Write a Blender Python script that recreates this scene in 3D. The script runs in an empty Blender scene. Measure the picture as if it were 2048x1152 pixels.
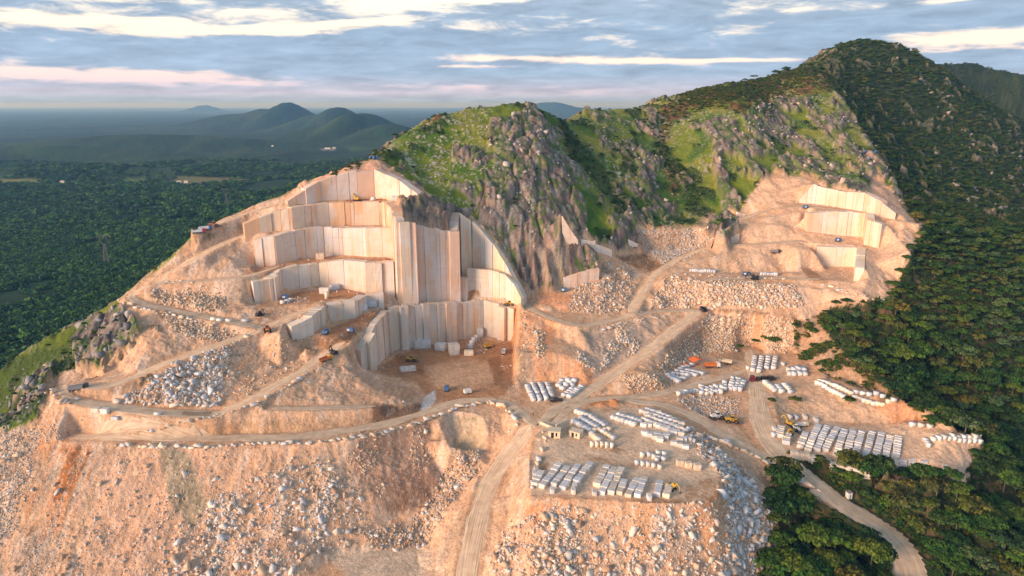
import bpy, bmesh, math, random, time
import numpy as np
from mathutils.geometry import delaunay_2d_cdt
from mathutils import Vector
T0 = time.time()
Q = 1.0                                            # ground grid density
C = bpy.context.scene.collection

# ---------------------------------------------------------------- camera, sky, sun, exposure
PITCH = math.radians(15.0); FPX = 1366.0; EYE = 150.0
cam = bpy.data.objects.new('camera', bpy.data.cameras.new('camera'))
C.objects.link(cam); bpy.context.scene.camera = cam
cam.location = (0, 0, EYE); cam.rotation_euler = (math.radians(90) - PITCH, 0, 0)
cam.data.sensor_width = 36; cam.data.lens = FPX / 2048 * 36
cam.data.clip_start = 1; cam.data.clip_end = 200000
SUN_AZ, SUN_EL = math.radians(-126), math.radians(13)     # azimuth from +Y towards +X
sc = bpy.context.scene
world = bpy.data.worlds.new("World"); sc.world = world; world.use_nodes = True
sun = bpy.data.objects.new('sun', bpy.data.lights.new('sun', 'SUN')); C.objects.link(sun)
sun.data.energy = 3.9; sun.data.angle = math.radians(26); sun.data.color = (1.0, 0.69, 0.49)
sd = Vector((math.sin(SUN_AZ)*math.cos(SUN_EL), math.cos(SUN_AZ)*math.cos(SUN_EL), math.sin(SUN_EL)))
sun.rotation_euler = sd.to_track_quat('Z', 'Y').to_euler()
sc.view_settings.view_transform = 'Standard'; sc.view_settings.look = 'None'
sc.view_settings.gamma = 1; sc.view_settings.exposure = 0.58
sc.cycles.use_denoising = True
sc.cycles.max_bounces = 5; sc.cycles.volume_bounces = 0; sc.cycles.transparent_max_bounces = 4

def make_sky():
    nt = world.node_tree; nt.nodes.clear(); N = nt.nodes; L = nt.links
    def nd(t, **k):
        n = N.new(t)
        for a, b in k.items(): setattr(n, a, b)
        return n
    def mth(op, a, b=None, c=None, clamp=False):
        n = nd('ShaderNodeMath', operation=op); n.use_clamp = clamp
        for i, x in enumerate((a, b, c)):
            if x is None: continue
            if isinstance(x, (int, float)): n.inputs[i].default_value = x
            else: L.new(x, n.inputs[i])
        return n.outputs[0]
    def mix(f, a, b):
        n = nd('ShaderNodeMix', data_type='RGBA')
        if isinstance(f, (int, float)): n.inputs[0].default_value = f
        else: L.new(f, n.inputs[0])
        for i, x in ((6, a), (7, b)):
            if isinstance(x, tuple): n.inputs[i].default_value = (*x, 1)
            else: L.new(x, n.inputs[i])
        return n.outputs[2]
    sky = nd('ShaderNodeTexSky', sky_type='NISHITA'); sky.sun_disc = False
    sky.sun_elevation = SUN_EL; sky.sun_rotation = SUN_AZ; sky.altitude = 400
    tc = nd('ShaderNodeTexCoord'); sp = nd('ShaderNodeSeparateXYZ'); L.new(tc.outputs['Generated'], sp.inputs[0])
    X, Y, Z = sp.outputs
    hl = mth('SQRT', mth('ADD', mth('MULTIPLY', X, X), mth('MULTIPLY', Y, Y)))
    el = mth('DIVIDE', Z, mth('MAXIMUM', hl, 0.001))                     # tan of elevation
    az = mth('ARCTAN2', X, Y)                                            # 0 = view axis, + to the right
    # cloud layer seen in perspective: coordinates on a flat deck
    k = mth('DIVIDE', 1.0, mth('MAXIMUM', mth('ADD', Z, 0.11), 0.03))
    cb = nd('ShaderNodeCombineXYZ')
    L.new(mth('MULTIPLY', az, 6.5), cb.inputs[0]); L.new(mth('MULTIPLY', mth('POWER', mth('ADD', mth('MAXIMUM', el, 0.0), .01), .8), 27.0), cb.inputs[1])
    def noise(scale, detail, rough, dist, seed):
        n = nd('ShaderNodeTexNoise'); n.noise_dimensions = '4D'; L.new(cb.outputs[0], n.inputs['Vector'])
        n.inputs['W'].default_value = seed; n.inputs['Scale'].default_value = scale
        n.inputs['Detail'].default_value = detail; n.inputs['Roughness'].default_value = rough; n.inputs['Distortion'].default_value = dist
        return n.outputs[0]
    n1 = noise(0.75, 9, 0.60, 0.35, 3.1); n2 = noise(2.1, 7, 0.62, 0.5, 8.7)
    nn = mth('ADD', mth('MULTIPLY', mth('SUBTRACT', n1, 0.5), 2.3), mth('MULTIPLY', mth('SUBTRACT', n2, 0.5), 1.8))
    def streak(a0, e0, wa, we, tilt=0.0, amp=1.0):
        e0a = mth('MULTIPLY_ADD', mth('SUBTRACT', az, a0), tilt, e0)
        da = mth('DIVIDE', mth('SUBTRACT', az, a0), wa); de = mth('DIVIDE', mth('SUBTRACT', el, e0a), we)
        s = mth('ADD', mth('MULTIPLY', mth('MULTIPLY', da, da), mth('MULTIPLY', da, da)), mth('MULTIPLY', de, de))
        return mth('MULTIPLY', mth('EXPONENT', mth('MULTIPLY', s, -1.0)), amp)
    # openings between the cloud banks: (azimuth, tan elevation, half width, half height, tilt)
    gaps = [(-.62, .096, .22, .010, .0, 1.25), (-.38, .092, .17, .008, .03, 1.2), (-.22, .104, .13, .008, .10, 1.2), (-.55, .120, .2, .005, .03, .8),
            (-.08, .142, .16, .018, .04, 1.5), (-.3, .11, .55, .035, 0, .42), (.3, .13, .5, .03, 0, .40), (-.56, .036, .23, .013, -.02, 1.3), (-.30, .028, .45, .008, -.02, .95), (-.05, .052, .07, .003, 0, 1.0),
            (.02, .0625, .115, .0065, -.01, 1.35), (.24, .058, .22, .0035, -.01, 1.2), (.66, .076, .22, .010, .02, 1.3), (.56, .064, .15, .005, .0, .9),
            (.55, .120, .12, .006, .04, 1.1), (.62, .138, .14, .006, .0, .9), (.25, .150, .10, .004, .0, .5), (-.45, .132, .10, .004, .05, .5)]
    g = None
    for a in gaps:
        s = streak(*a); g = s if g is None else mth('MAXIMUM', g, s)
    op = mth('ADD', mth('MULTIPLY', g, .72), nn)
    opening = mth('SMOOTHSTEP', op, 0.30, 0.62) if False else None
    mr = nd('ShaderNodeMapRange', interpolation_type='SMOOTHSTEP'); L.new(op, mr.inputs[0])
    mr.inputs[1].default_value = 0.30; mr.inputs[2].default_value = 0.92; opening = mr.outputs[0]
    mr2 = nd('ShaderNodeMapRange'); L.new(el, mr2.inputs[0]); mr2.inputs[1].default_value = 0.0; mr2.inputs[2].default_value = 0.16
    rmp = nd('ShaderNodeValToRGB'); L.new(mr2.outputs[0], rmp.inputs[0]); e = rmp.color_ramp.elements       # clear air behind the clouds
    e[0].position = 0.0; e[0].color = (.34, .42, .56, 1)
    e[1].position = 1.0; e[1].color = (.92, .86, .70, 1)
    for p, c in ((.14, (.62, .52, .58)), (.30, (.86, .66, .58)), (.55, (1.0, .80, .60))):
        x = e.new(p); x.color = (*c, 1)
    rm2 = nd('ShaderNodeValToRGB'); L.new(mr2.outputs[0], rm2.inputs[0]); e = rm2.color_ramp.elements       # cloud undersides
    e[0].position = 0.0; e[0].color = (.24, .38, .56, 1); e[1].position = 1.0; e[1].color = (.33, .41, .51, 1)
    for p, c in ((.10, (.46, .45, .56)), (.26, (.30, .40, .54)), (.6, (.28, .38, .51))):
        x = e.new(p); x.color = (*c, 1)
    det = nd('ShaderNodeMapRange'); L.new(n2, det.inputs[0]); det.inputs[1].default_value = .3; det.inputs[2].default_value = .72
    det.inputs[3].default_value = .70; det.inputs[4].default_value = 1.14
    cl = nd('ShaderNodeVectorMath', operation='SCALE'); L.new(rm2.outputs[0], cl.inputs[0]); L.new(det.outputs[0], cl.inputs['Scale'])
    col = mix(opening, cl.outputs[0], rmp.outputs[0])
    # overhead and behind the picture: dome of broken cloud lit by the sky texture
    sk = nd('ShaderNodeVectorMath', operation='SCALE'); L.new(sky.outputs[0], sk.inputs[0]); sk.inputs['Scale'].default_value = 0.13
    up = nd('ShaderNodeMapRange', interpolation_type='SMOOTHSTEP'); L.new(el, up.inputs[0]); up.inputs[1].default_value = .2; up.inputs[2].default_value = .7
    low = mix(0.25, col, sk.outputs[0]); high = mix(0.45, cl.outputs[0], sk.outputs[0])
    col = mix(up.outputs[0], col, high)
    bg = nd('ShaderNodeBackground'); L.new(col, bg.inputs[0]); bg.inputs[1].default_value = 1.0
    out = nd('ShaderNodeOutputWorld'); L.new(bg.outputs[0], out.inputs[0])
make_sky()

# ---------------------------------------------------------------- picture point -> place
CP, SP = math.cos(PITCH), math.sin(PITCH)
def ray(u, v):
    a = (u - 1024) / FPX; b = (576 - v) / FPX
    return a, CP + b*SP, -SP + b*CP
def W(u, v, z):                                     # the place at height z seen at (u, v)
    a, y, d = ray(u, v); t = (z - EYE) / d
    return (a*t, y*t, z)
def H(u, v, Y):                                     # the place at distance Y seen at (u, v)
    a, y, d = ray(u, v); t = Y / y
    return (a*t, Y, EYE + d*t)
def proj(x, y, z):
    d = y*CP - (z-EYE)*SP
    up = y*SP + (z-EYE)*CP
    return 1024 + FPX*x/d, 576 - FPX*up/d

# ---------------------------------------------------------------- noise (numpy)
def _hash(ix, iy, seed):
    h = (ix.astype(np.int64)*374761393 + iy.astype(np.int64)*668265263 + seed*2147483647) & 0xffffffff
    h = ((h ^ (h >> 13)) * 1274126177) & 0xffffffff
    return ((h ^ (h >> 16)) & 0xffff) / 65535.0
def vnoise(x, y, seed=0):
    ix = np.floor(x); iy = np.floor(y); fx = x-ix; fy = y-iy
    fx = fx*fx*fx*(fx*(fx*6-15)+10); fy = fy*fy*fy*(fy*(fy*6-15)+10)
    a = _hash(ix, iy, seed); b = _hash(ix+1, iy, seed); c = _hash(ix, iy+1, seed); d = _hash(ix+1, iy+1, seed)
    return (a + (b-a)*fx)*(1-fy) + (c + (d-c)*fx)*fy
def fbm(x, y, octv=4, seed=0, gain=0.5):            # about -1..1
    s = np.zeros_like(x); a = 1.0; t = 0
    for i in range(octv):
        s += a*(vnoise(x*2**i*0.97 + 17.3*i, y*2**i*1.03 - 9.1*i, seed+i)*2-1); t += a; a *= gain
    return s/t*1.6
def ridge(x, y, octv=4, seed=0):                    # 0..1, sharp crests
    s = np.zeros_like(x); a = 1.0; t = 0
    for i in range(octv):
        s += a*(1-np.abs(vnoise(x*2**i+5.1*i, y*2**i+3.3*i, seed+i)*2-1)); t += a; a *= .5
    return s/t
def cells(x, y, seed=0):                            # distance to nearest, second nearest, id
    ix = np.floor(x); iy = np.floor(y)
    d1 = np.full_like(x, 9.0); d2 = np.full_like(x, 9.0); idn = np.zeros_like(x)
    for dx in (-1, 0, 1):
        for dy in (-1, 0, 1):
            cx = ix+dx; cy = iy+dy
            px = cx + _hash(cx, cy, seed); py = cy + _hash(cx, cy, seed+7)
            d = np.hypot(px-x, py-y); h = _hash(cx, cy, seed+13)
            m = d < d1
            d2 = np.where(m, d1, np.minimum(d2, d)); idn = np.where(m, h, idn); d1 = np.where(m, d, d1)
    return d1, d2, idn
def sstep(x, a, b):
    t = np.clip((x-a)/(b-a), 0, 1); return t*t*(3-2*t)

# ---------------------------------------------------------------- things: helpers
def mesh_obj(name, verts, faces, mat=None, parent=None, smooth=False):
    me = bpy.data.meshes.new(name); me.from_pydata([tuple(v) for v in verts], [], [tuple(f) for f in faces])
    if smooth: me.polygons.foreach_set('use_smooth', [True]*len(me.polygons))
    o = bpy.data.objects.new(name, me); C.objects.link(o)
    if mat is not None:
        for m in (mat if isinstance(mat, (list, tuple)) else [mat]): me.materials.append(m)
    if parent is not None: o.parent = parent
    return o
def grid_mesh(me, V, F):                            # fast: V (n,3), F (m,4) or (m,3) arrays
    k = F.shape[1]
    me.vertices.add(len(V)); me.vertices.foreach_set('co', V.astype(np.float32).ravel())
    me.loops.add(F.size); me.loops.foreach_set('vertex_index', F.astype(np.int32).ravel())
    me.polygons.add(len(F)); me.polygons.foreach_set('loop_start', np.arange(0, F.size, k, dtype=np.int32))
    me.update(calc_edges=True)
def set_col(me, col, name='Col'):                   # per-vertex colour (n,3)
    a = me.color_attributes.new(name, 'FLOAT_COLOR', 'POINT')
    c = np.ones((len(col), 4), np.float32); c[:, :3] = col; a.data.foreach_set('color', c.ravel())
def tag(o, label=None, cat=None, group=None, kind=None):
    if label: o['label'] = label
    if cat: o['category'] = cat
    if group: o['group'] = group
    if kind: o['kind'] = kind
    return o
def empty(name, loc, rz=0, label=None, cat=None, group=None):
    o = bpy.data.objects.new(name, None); C.objects.link(o); o.location = loc; o.rotation_euler = (0, 0, rz)
    o.empty_display_size = .5
    return tag(o, label, cat, group)
def copy_tree(o, parent=None):
    c = o.copy(); C.objects.link(c); c.parent = parent
    for ch in o.children: copy_tree(ch, c)
    return c

# ---------------------------------------------------------------- materials
def mat_new(name):
    m = bpy.data.materials.new(name); m.use_nodes = True; nt = m.node_tree
    return m, nt, nt.nodes['Principled BSDF']
def mat_flat(name, col, rough=.8, metal=0, var=.12, scale=1.5, bump=0.0, emit=None):
    m, nt, b = mat_new(name); N = nt.nodes; L = nt.links
    tc = N.new('ShaderNodeTexCoord'); no = N.new('ShaderNodeTexNoise'); no.inputs['Scale'].default_value = scale; no.inputs['Detail'].default_value = 5
    L.new(tc.outputs['Object'], no.inputs['Vector'])
    mr = N.new('ShaderNodeMapRange'); mr.inputs[1].default_value = .3; mr.inputs[2].default_value = .7
    mr.inputs[3].default_value = 1-var; mr.inputs[4].default_value = 1+var; L.new(no.outputs[0], mr.inputs[0])
    vm = N.new('ShaderNodeVectorMath'); vm.operation = 'SCALE'; vm.inputs[0].default_value = col; L.new(mr.outputs[0], vm.inputs['Scale'])
    L.new(vm.outputs[0], b.inputs['Base Color']); b.inputs['Roughness'].default_value = rough; b.inputs['Metallic'].default_value = metal
    if emit: b.inputs['Emission Color'].default_value = (*emit[0], 1); b.inputs['Emission Strength'].default_value = emit[1]
    return m
def mat_attr(name, rough=.95, layers=((.35, .10), (2.5, .12)), bump=((.5, .5), (3.0, .15)), stretch=(1, 1, 1), coord='Object', spec=.2, objvar=0.0):
    """colour from the mesh's own attribute, varied by world-scale noise, with bump"""
    m, nt, b = mat_new(name); N = nt.nodes; L = nt.links
    at = N.new('ShaderNodeAttribute'); at.attribute_name = 'Col'
    tc = N.new('ShaderNodeTexCoord'); mp = N.new('ShaderNodeMapping'); L.new(tc.outputs[coord], mp.inputs[0]); mp.inputs['Scale'].default_value = stretch
    col = at.outputs['Color']
    for i, (s, a) in enumerate(layers):
        no = N.new('ShaderNodeTexNoise'); no.inputs['Scale'].default_value = s; no.inputs['Detail'].default_value = 4; L.new(mp.outputs[0], no.inputs['Vector'])
        mr = N.new('ShaderNodeMapRange'); mr.inputs[1].default_value = .3; mr.inputs[2].default_value = .7
        mr.inputs[3].default_value = 1-a; mr.inputs[4].default_value = 1+a; L.new(no.outputs[0], mr.inputs[0])
        vm = N.new('ShaderNodeVectorMath'); vm.operation = 'SCALE'; L.new(col, vm.inputs[0]); L.new(mr.outputs[0], vm.inputs['Scale']); col = vm.outputs[0]
    if objvar:
        oi = N.new('ShaderNodeObjectInfo'); mr = N.new('ShaderNodeMapRange'); mr.inputs[3].default_value = 1-objvar; mr.inputs[4].default_value = 1+objvar
        L.new(oi.outputs['Random'], mr.inputs[0]); vm = N.new('ShaderNodeVectorMath'); vm.operation = 'SCALE'; L.new(col, vm.inputs[0]); L.new(mr.outputs[0], vm.inputs['Scale']); col = vm.outputs[0]
    L.new(col, b.inputs['Base Color']); b.inputs['Roughness'].default_value = rough; b.inputs['Specular IOR Level'].default_value = spec
    prev = None
    for s, h in bump:
        no = N.new('ShaderNodeTexNoise'); no.inputs['Scale'].default_value = s; no.inputs['Detail'].default_value = 4; L.new(mp.outputs[0], no.inputs['Vector'])
        bp = N.new('ShaderNodeBump'); bp.inputs['Distance'].default_value = h; bp.inputs['Strength'].default_value = .8; L.new(no.outputs[0], bp.inputs['Height'])
        if prev is not None: L.new(prev, bp.inputs['Normal'])
        prev = bp.outputs[0]
    if prev is not None: L.new(prev, b.inputs['Normal'])
    return m

# ================================================================ THE GROUND: survey points
PTS = []
def densify(P, step=3.0):
    out = []
    for a, b in zip(P[:-1], P[1:]):
        a = np.array(a, float); b = np.array(b, float); n = max(1, int(np.linalg.norm(b[:2]-a[:2])/step))
        for i in range(n): out.append(a + (b-a)*i/n)
    out.append(np.array(P[-1], float)); return np.array(out)
def smooth_poly(P, it=2):
    P = np.array(P, float)
    for _ in range(it):
        Qs = [P[0]]
        for a, b in zip(P[:-1], P[1:]): Qs += [a*.75+b*.25, a*.25+b*.75]
        Qs.append(P[-1]); P = np.array(Qs)
    return P
def line(pts, step=3.5):
    PTS.extend(densify([W(*p) for p in pts], step))
def hline(pts, step=6):
    PTS.extend(densify([H(*p) for p in pts], step))
def wline(pts, step=20):
    PTS.extend(densify(pts, step))

ROADS = []                                          # (centre line, half width)
ROADW = []
def road(pts, width, width2=None):
    c = densify(smooth_poly([W(*p) for p in pts]), 2.5)
    ROADS.append((c, max(width, width2 or 0)/2)); ROADW.append((width/2, (width2 or width)/2))
# -- roads
road([(150,873,6.3),(220,872,6),(350,876,5),(480,877,4.5),(600,873,4),(700,861,3.5),(780,846,3),(850,825,3),(900,808,3),(950,799,3),(1000,801,3),(1040,822,2.6),(1075,852,2)], 8)
road([(200,868,6.5),(300,852,9),(370,838,11),(430,829,12),(500,802,15),(560,767,18),(620,731,21),(662,702,24),(690,684,26.5)], 7)
road([(430,829,12),(300,823,15),(210,812,17),(140,797,19),(122,778,20.5),(160,768,22),(210,776,22),(280,750,24),(360,715,28),(450,685,31),(530,656,34)], 8)
road([(545,816,12.5),(650,817,10.5),(752,812,8.5)], 5)
road([(530,656,34),(450,641,37.5),(350,621,41.5),(268,602,45),(262,588,47.5),(300,570,51.5),(350,540,57.5),(400,510,64),(480,470,72),(532,463,74)], 7)
road([(312,567,51.8),(400,561,53),(500,553,54),(560,532,56)], 5)
road([(395,463,76),(480,430,82),(567,404,89)], 5)
road([(530,656,34),(590,628,37),(640,610,40)], 6)
road([(1078,856,2),(1110,820,2.5),(1170,786,3),(1230,745,6),(1300,700,12),(1350,658,17),(1400,622,22)], 9)
road([(1400,620,22),(1330,620,22.5),(1275,628,23),(1200,646,22),(1150,652,23),(1090,632,25),(1040,606,27)], 7)
road([(1262,625,24),(1285,580,31),(1320,537,39),(1380,505,45),(1440,490,50),(1520,488,53),(1600,482,55)], 7)
road([(1085,868,2),(1150,800,2.5),(1280,796,1.5),(1400,768,0.5),(1490,742,0)], 7)
road([(1250,800,2),(1350,812,0),(1430,858,-3),(1520,910,-8),(1600,950,-12.2),(1635,974,-14.6)], 8)
road([(1500,700,1),(1512,760,0),(1514,810,-2),(1528,870,-5.5),(1575,925,-10),(1640,978,-15),(1700,1020,-20),(1752,1048,-23),(1790,1080,-26),(1815,1120,-29),(1830,1175,-32)], 8, 16)
road([(1060,850,2),(1040,880,-2),(1000,930,-8),(965,1000,-13),(945,1080,-18),(930,1175,-25)], 10)
road([(1400,560,37),(1480,556,37.5),(1560,556,38),(1640,558,39)], 6)
road([(1440,466,60),(1500,430,66),(1570,412,74),(1650,416,75.3),(1730,428,72.2),(1830,447,69)], 4.5)

# -- quarry faces: base line as seen, height of the upper edge
WALLS = []
def wall(name, pts, **k):                           # pts: (u, v, z base, z top), or (u, v, 'distance', z top)
    P = np.array([(H(p[0], p[1], float(p[2])) if isinstance(p[2], str) else W(p[0], p[1], p[2])) + (p[3],) for p in pts]); WALLS.append((name, P, k)); return P
wall('main', [(722,742,6,18),(748,737,4,26),(757,730,4,29),(783,703,4,31),(807,698,4,32),(833,695,4,31.5),(880,686,4,30),(913,680,4,29),(933,677,4,28),(967,671,4,28),(1027,683,4,25.5)], amp=3.4, tint='grey', thick=4.2)
wall('main_side', [(1028,684,4,25.5),(1028,720,4,17),(1027,764,3,5)], thick=2.2, hidden=True)
wall('mid_low', [(583,680,28,36),(627,667,29,39),(657,645,29,40),(687,638,30,40),(712,636,30,40),(733,613,33,40),(768,609,'396.5',40.5)], amp=1.6, tint='grey')
wall('mid', [(510,608,39,52),(548,602,39,53),(567,583,'397',55),(600,577,'402',56),(640,571,'408.5',56),(690,578,'407',58),(733,587,'403',58),(790,588,'405',57.5)], amp=1.8, tint='cream')
wall('upper_mid', [(513,534,54,71),(553,530,55,73),(583,522,56,74.5),(613,517,56,75),(650,513,56,75),(687,510,57,74.5),(733,513,57,75.5),(788,514,57,76)], amp=1.3, tint='white')
wall('upper', [(490,474,72,80),(545,463,74,86),(587,461,'422',88),(625,457,'432',88.5),(660,453,'438',89),(710,451,'441',89),(768,450,'443',89)], amp=.8, tint='orange')
wall('top', [(575,409,89.5,91.5),(612,406,89.5,98),(640,401,'443',102),(700,399,'450',108),(750,397,'455',109),(800,398,91,103),(835,400,92,96)], amp=.9, tint='pink')
wall('central', [(768,452,'440',90),(786,514,'424',88),(793,600,'406',86),(797,607,'403',84.2),(805,607,'404',83),(806,607,'402.5',82.5),(837,606,'406',81.5),(838,604,'413.5',79),(853,604,'414.5',78),(883,603,'418.5',75.5),(902,603,'421',73.7),(903,603,'419',74),(918,603,'422',72),(920,592,'434',78),(924,575,'446',82)], amp=.7, tint='pink', thick=6)
wall('central_foot', [(913,606,'424',42),(934,606,'424',42),(938,598,'432',42)], amp=0, tint='pink')
wall('recess', [(924,575,33,83),(945,573,33,77),(962,575,33,72),(985,578,33,63.5),(1010,584,33,52.5),(1030,592,32,41),(1045,600,31,33.5)], amp=.5, tint='yellow', thick=3.5)
wall('recess_foot', [(934,580,33,47.5),(985,585,33,47.5),(1010,590,32.5,46),(1028,596,32,41),(1042,604,31,33.5)], amp=.15, tint='yellow', thick=2.5)
wall('right_top', [(1598,406,75,78),(1622,407,75,90),(1650,411,74.5,88),(1690,417,74,86.5),(1725,423,73,87),(1760,432,72,82),(1790,440,70,75)], amp=.6, tint='pink')
wall('right_mid', [(1612,462,'497',73.5),(1642,466,'497',74.2),(1672,470,'496',74.7),(1700,472,'494',75),(1725,474,'491',74.7),(1727,489,'478',71.6),(1757,496,'470',70.4)], amp=.6, tint='cream')
wall('right_low', [(1630,531,40,54),(1670,533,40,54),(1709,534,40,54),(1707,562,38.5,48)], amp=.4, tint='cream')
wall('fin', [(1124,487,'447',79),(1140,488,'448',70),(1156,490,'449',62.5)], amp=.3, tint='white', thick=2.5)
wall('ledge_a', [(1162,492,'452',62.5),(1190,499,'456',61),(1192,503,'456.5',59),(1224,512,'463',53.5)], amp=.8, tint='white', thick=2.5)
wall('ledge_b', [(1256,497,'482',57),(1284,498,'487',51.5)], amp=.2, tint='white', thick=2.5)
wall('ledge_c', [(1128,576,'435',40),(1160,570,'438',43),(1198,560,'442',45)], amp=.5, tint='pink', thick=3)
wall('ledge_d', [(1440,489,50.5,53),(1478,486,51,58)], amp=.4, tint='cream', thick=3)
wall('ledge_e', [(1474,436,63,68),(1491,434,63.5,66)], amp=.1, tint='white', thick=2.5)

WBACK = 4.6
def wall_geo(P):
    d = np.gradient(P[:, :2], axis=0); d /= np.linalg.norm(d, axis=1)[:, None]+1e-9
    return np.stack([d[:, 1], -d[:, 0]], 1)         # towards the front
N_OPEN0 = len(PTS)
for name, P, k in WALLS:
    D = densify(P, 1.6); n = wall_geo(D)
    bk = min(WBACK, k.get('thick', 5.4)-.8)
    f = D[:, :3].copy(); f[:, :2] += n*0.1; PTS.extend(f)
    f = D[:, :3].copy(); f[:, :2] -= n*(bk-.9); PTS.extend(f)
    t = D[:, [0, 1, 3]].copy(); t[:, :2] -= n*bk; t[:, 2] -= .1; PTS.extend(t)

N_OPEN1 = len(PTS)
# -- pit floor, benches
line([(760,745,4),(830,760,4),(900,760,4),(1000,750,4)]); line([(850,720,4),(1000,705,4)]); line([(1005,780,3.5),(900,790,3.5),(850,778,4)])
line([(640,695,27.5),(700,660,28.5),(740,630,31),(755,626,31.5)])
line([(570,600,39.5),(640,590,39.7),(720,600,39.5)]); line([(560,612,39.5),(660,607,40),(690,598,40)])
line([(560,536,55.5),(650,524,56),(780,521,57)])
hline([(945,592,436),(1000,596,430),(1030,604,421)])
# hump between the loops left of the pit
line([(560,668,34),(600,690,27),(640,715,22.5)]); line([(545,640,36.5),(568,648,36)])
line([(690,703,24.5),(705,728,16),(757,748,8),(800,768,6),(843,797,4.3)]); line([(672,722,21),(740,775,12),(790,795,8.5),(830,812,5)]); line([(700,745,16),(760,762,9.5),(815,785,6.5)])
line([(838,800,4.5),(845,815,3.2)]); line([(620,770,16),(700,775,13),(745,792,10.5)]); line([(640,842,8),(700,842,7.5),(780,835,6)])
line([(757,819,8),(800,835,5),(835,830,3.5)])
line([(770,805,8.5),(810,812,6)])
# slopes between left loops
line([(310,780,21),(420,745,23),(520,700,26)]); line([(480,760,19),(560,735,20),(620,700,23)])
line([(230,806,17),(330,806,16.5),(440,806,15.5)])
line([(290,640,40),(330,660,36),(420,668,33),(500,665,32.5)]); line([(255,615,44),(262,640,39),(300,700,31),(320,715,29)])
line([(320,590,46.5),(400,590,46),(480,600,43),(500,620,40)]); line([(310,605,44),(360,608,43.5),(440,625,40)])
line([(370,545,56),(430,543,56.5),(500,532,58)]); line([(495,510,61),(508,485,69)]); line([(440,515,62),(480,500,64.5)]); line([(505,540,53.5),(520,560,51),(500,580,47),(505,600,41)])
line([(420,480,70),(470,456,75),(540,440,80)]); line([(545,415,87),(560,430,84)])
# dump slope below the lower road
line([(-60,884,7),(60,880,6.5),(150,884,6),(230,890,5.5),(300,895,4.8),(400,895,4.3),(500,892,4),(620,888,3.6),(700,880,3.3),(760,869,3),(830,850,2.9),(880,831,2.9),(930,813,2.9),(975,807,2.9),(1010,815,2.9),(1032,840,2)])
for u0, tab in ((-150,[(950,0),(1050,-14),(1160,-25)]),(0,[(960,-3),(1050,-15),(1160,-26)]),(200,[(960,-4),(1050,-16),(1160,-27)]),(400,[(960,-5),(1050,-17),(1160,-28)]),(560,[(950,-5),(1050,-17.5),(1160,-28.5)])):
    for v, z in tab: PTS.append(np.array(W(u0, v, z)))
line([(-150,950,0),(0,960,-3),(200,960,-4),(400,960,-5),(560,950,-5)]); line([(-150,1050,-14),(0,1050,-15),(200,1050,-16),(400,1050,-17),(560,1050,-17.5)])
line([(-150,1165,-25),(0,1165,-26),(200,1165,-27),(400,1165,-28),(560,1165,-28.5),(640,1160,-29),(850,1165,-28.5)])
line([(640,925,-3.5),(720,905,-3),(800,890,-4),(860,880,-4)]); line([(660,1000,-13),(740,990,-14),(800,975,-14),(850,960,-14)]); line([(680,1070,-23),(740,1050,-23),(800,1030,-23.5),(860,1000,-21),(890,960,-16)])
line([(680,1110,-28),(760,1100,-28),(850,1085,-27.5)]); line([(700,1150,-28.5),(840,1130,-28)])
line([(880,845,2.3),(900,890,-3),(960,905,-8)]); line([(960,830,2.3),(975,860,-1),(970,905,-9)]); line([(1005,825,2.3),(1010,860,-2),(985,920,-9)])
line([(890,905,-11),(960,912,-11.5)]); line([(930,950,-12),(880,1040,-20),(865,1100,-25),(870,1160,-28)])
line([(1062,880,1),(1058,930,0),(1056,990,-.5)]); line([(1030,940,-6),(1020,1000,-11),(1010,1080,-17)])
# lower yard and its rim
line([(1060,992,0),(1160,1001,0),(1300,1008,0),(1400,1010,0),(1436,990,0)]); line([(1436,990,0),(1440,950,0),(1400,905,0),(1375,865,0),(1330,835,0.5),(1260,815,1)])
line([(1080,900,1),(1150,930,0.3),(1250,930,0),(1380,940,0)]); line([(1100,860,1.6),(1200,860,1),(1300,870,.6)]); line([(1120,830,2),(1220,820,2)]); line([(1080,960,0),(1250,970,0),(1380,980,0)])
for u0, tab in ((1060,[(1030,-6),(1090,-12),(1165,-19)]),(1200,[(1040,-6),(1100,-12.5),(1165,-19)]),(1340,[(1045,-6),(1100,-13),(1165,-20)]),(1440,[(1030,-6),(1090,-14),(1165,-23)]),(1500,[(1000,-11),(1080,-20),(1165,-29)]),(1560,[(1000,-16),(1060,-22),(1165,-31)])):
    for v, z in tab: PTS.append(np.array(W(u0, v, z)))
line([(1060,1090,-12),(1200,1100,-12.5),(1340,1100,-13),(1440,1090,-14),(1500,1080,-20)],5); line([(1060,1040,-6.5),(1200,1042,-6),(1340,1045,-6),(1420,1030,-4)],5)
line([(1450,930,-3),(1480,960,-7),(1510,1000,-12)]); line([(1400,885,-1.5),(1450,905,-4),(1500,935,-9),(1550,975,-14),(1580,1010,-18)])
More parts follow.
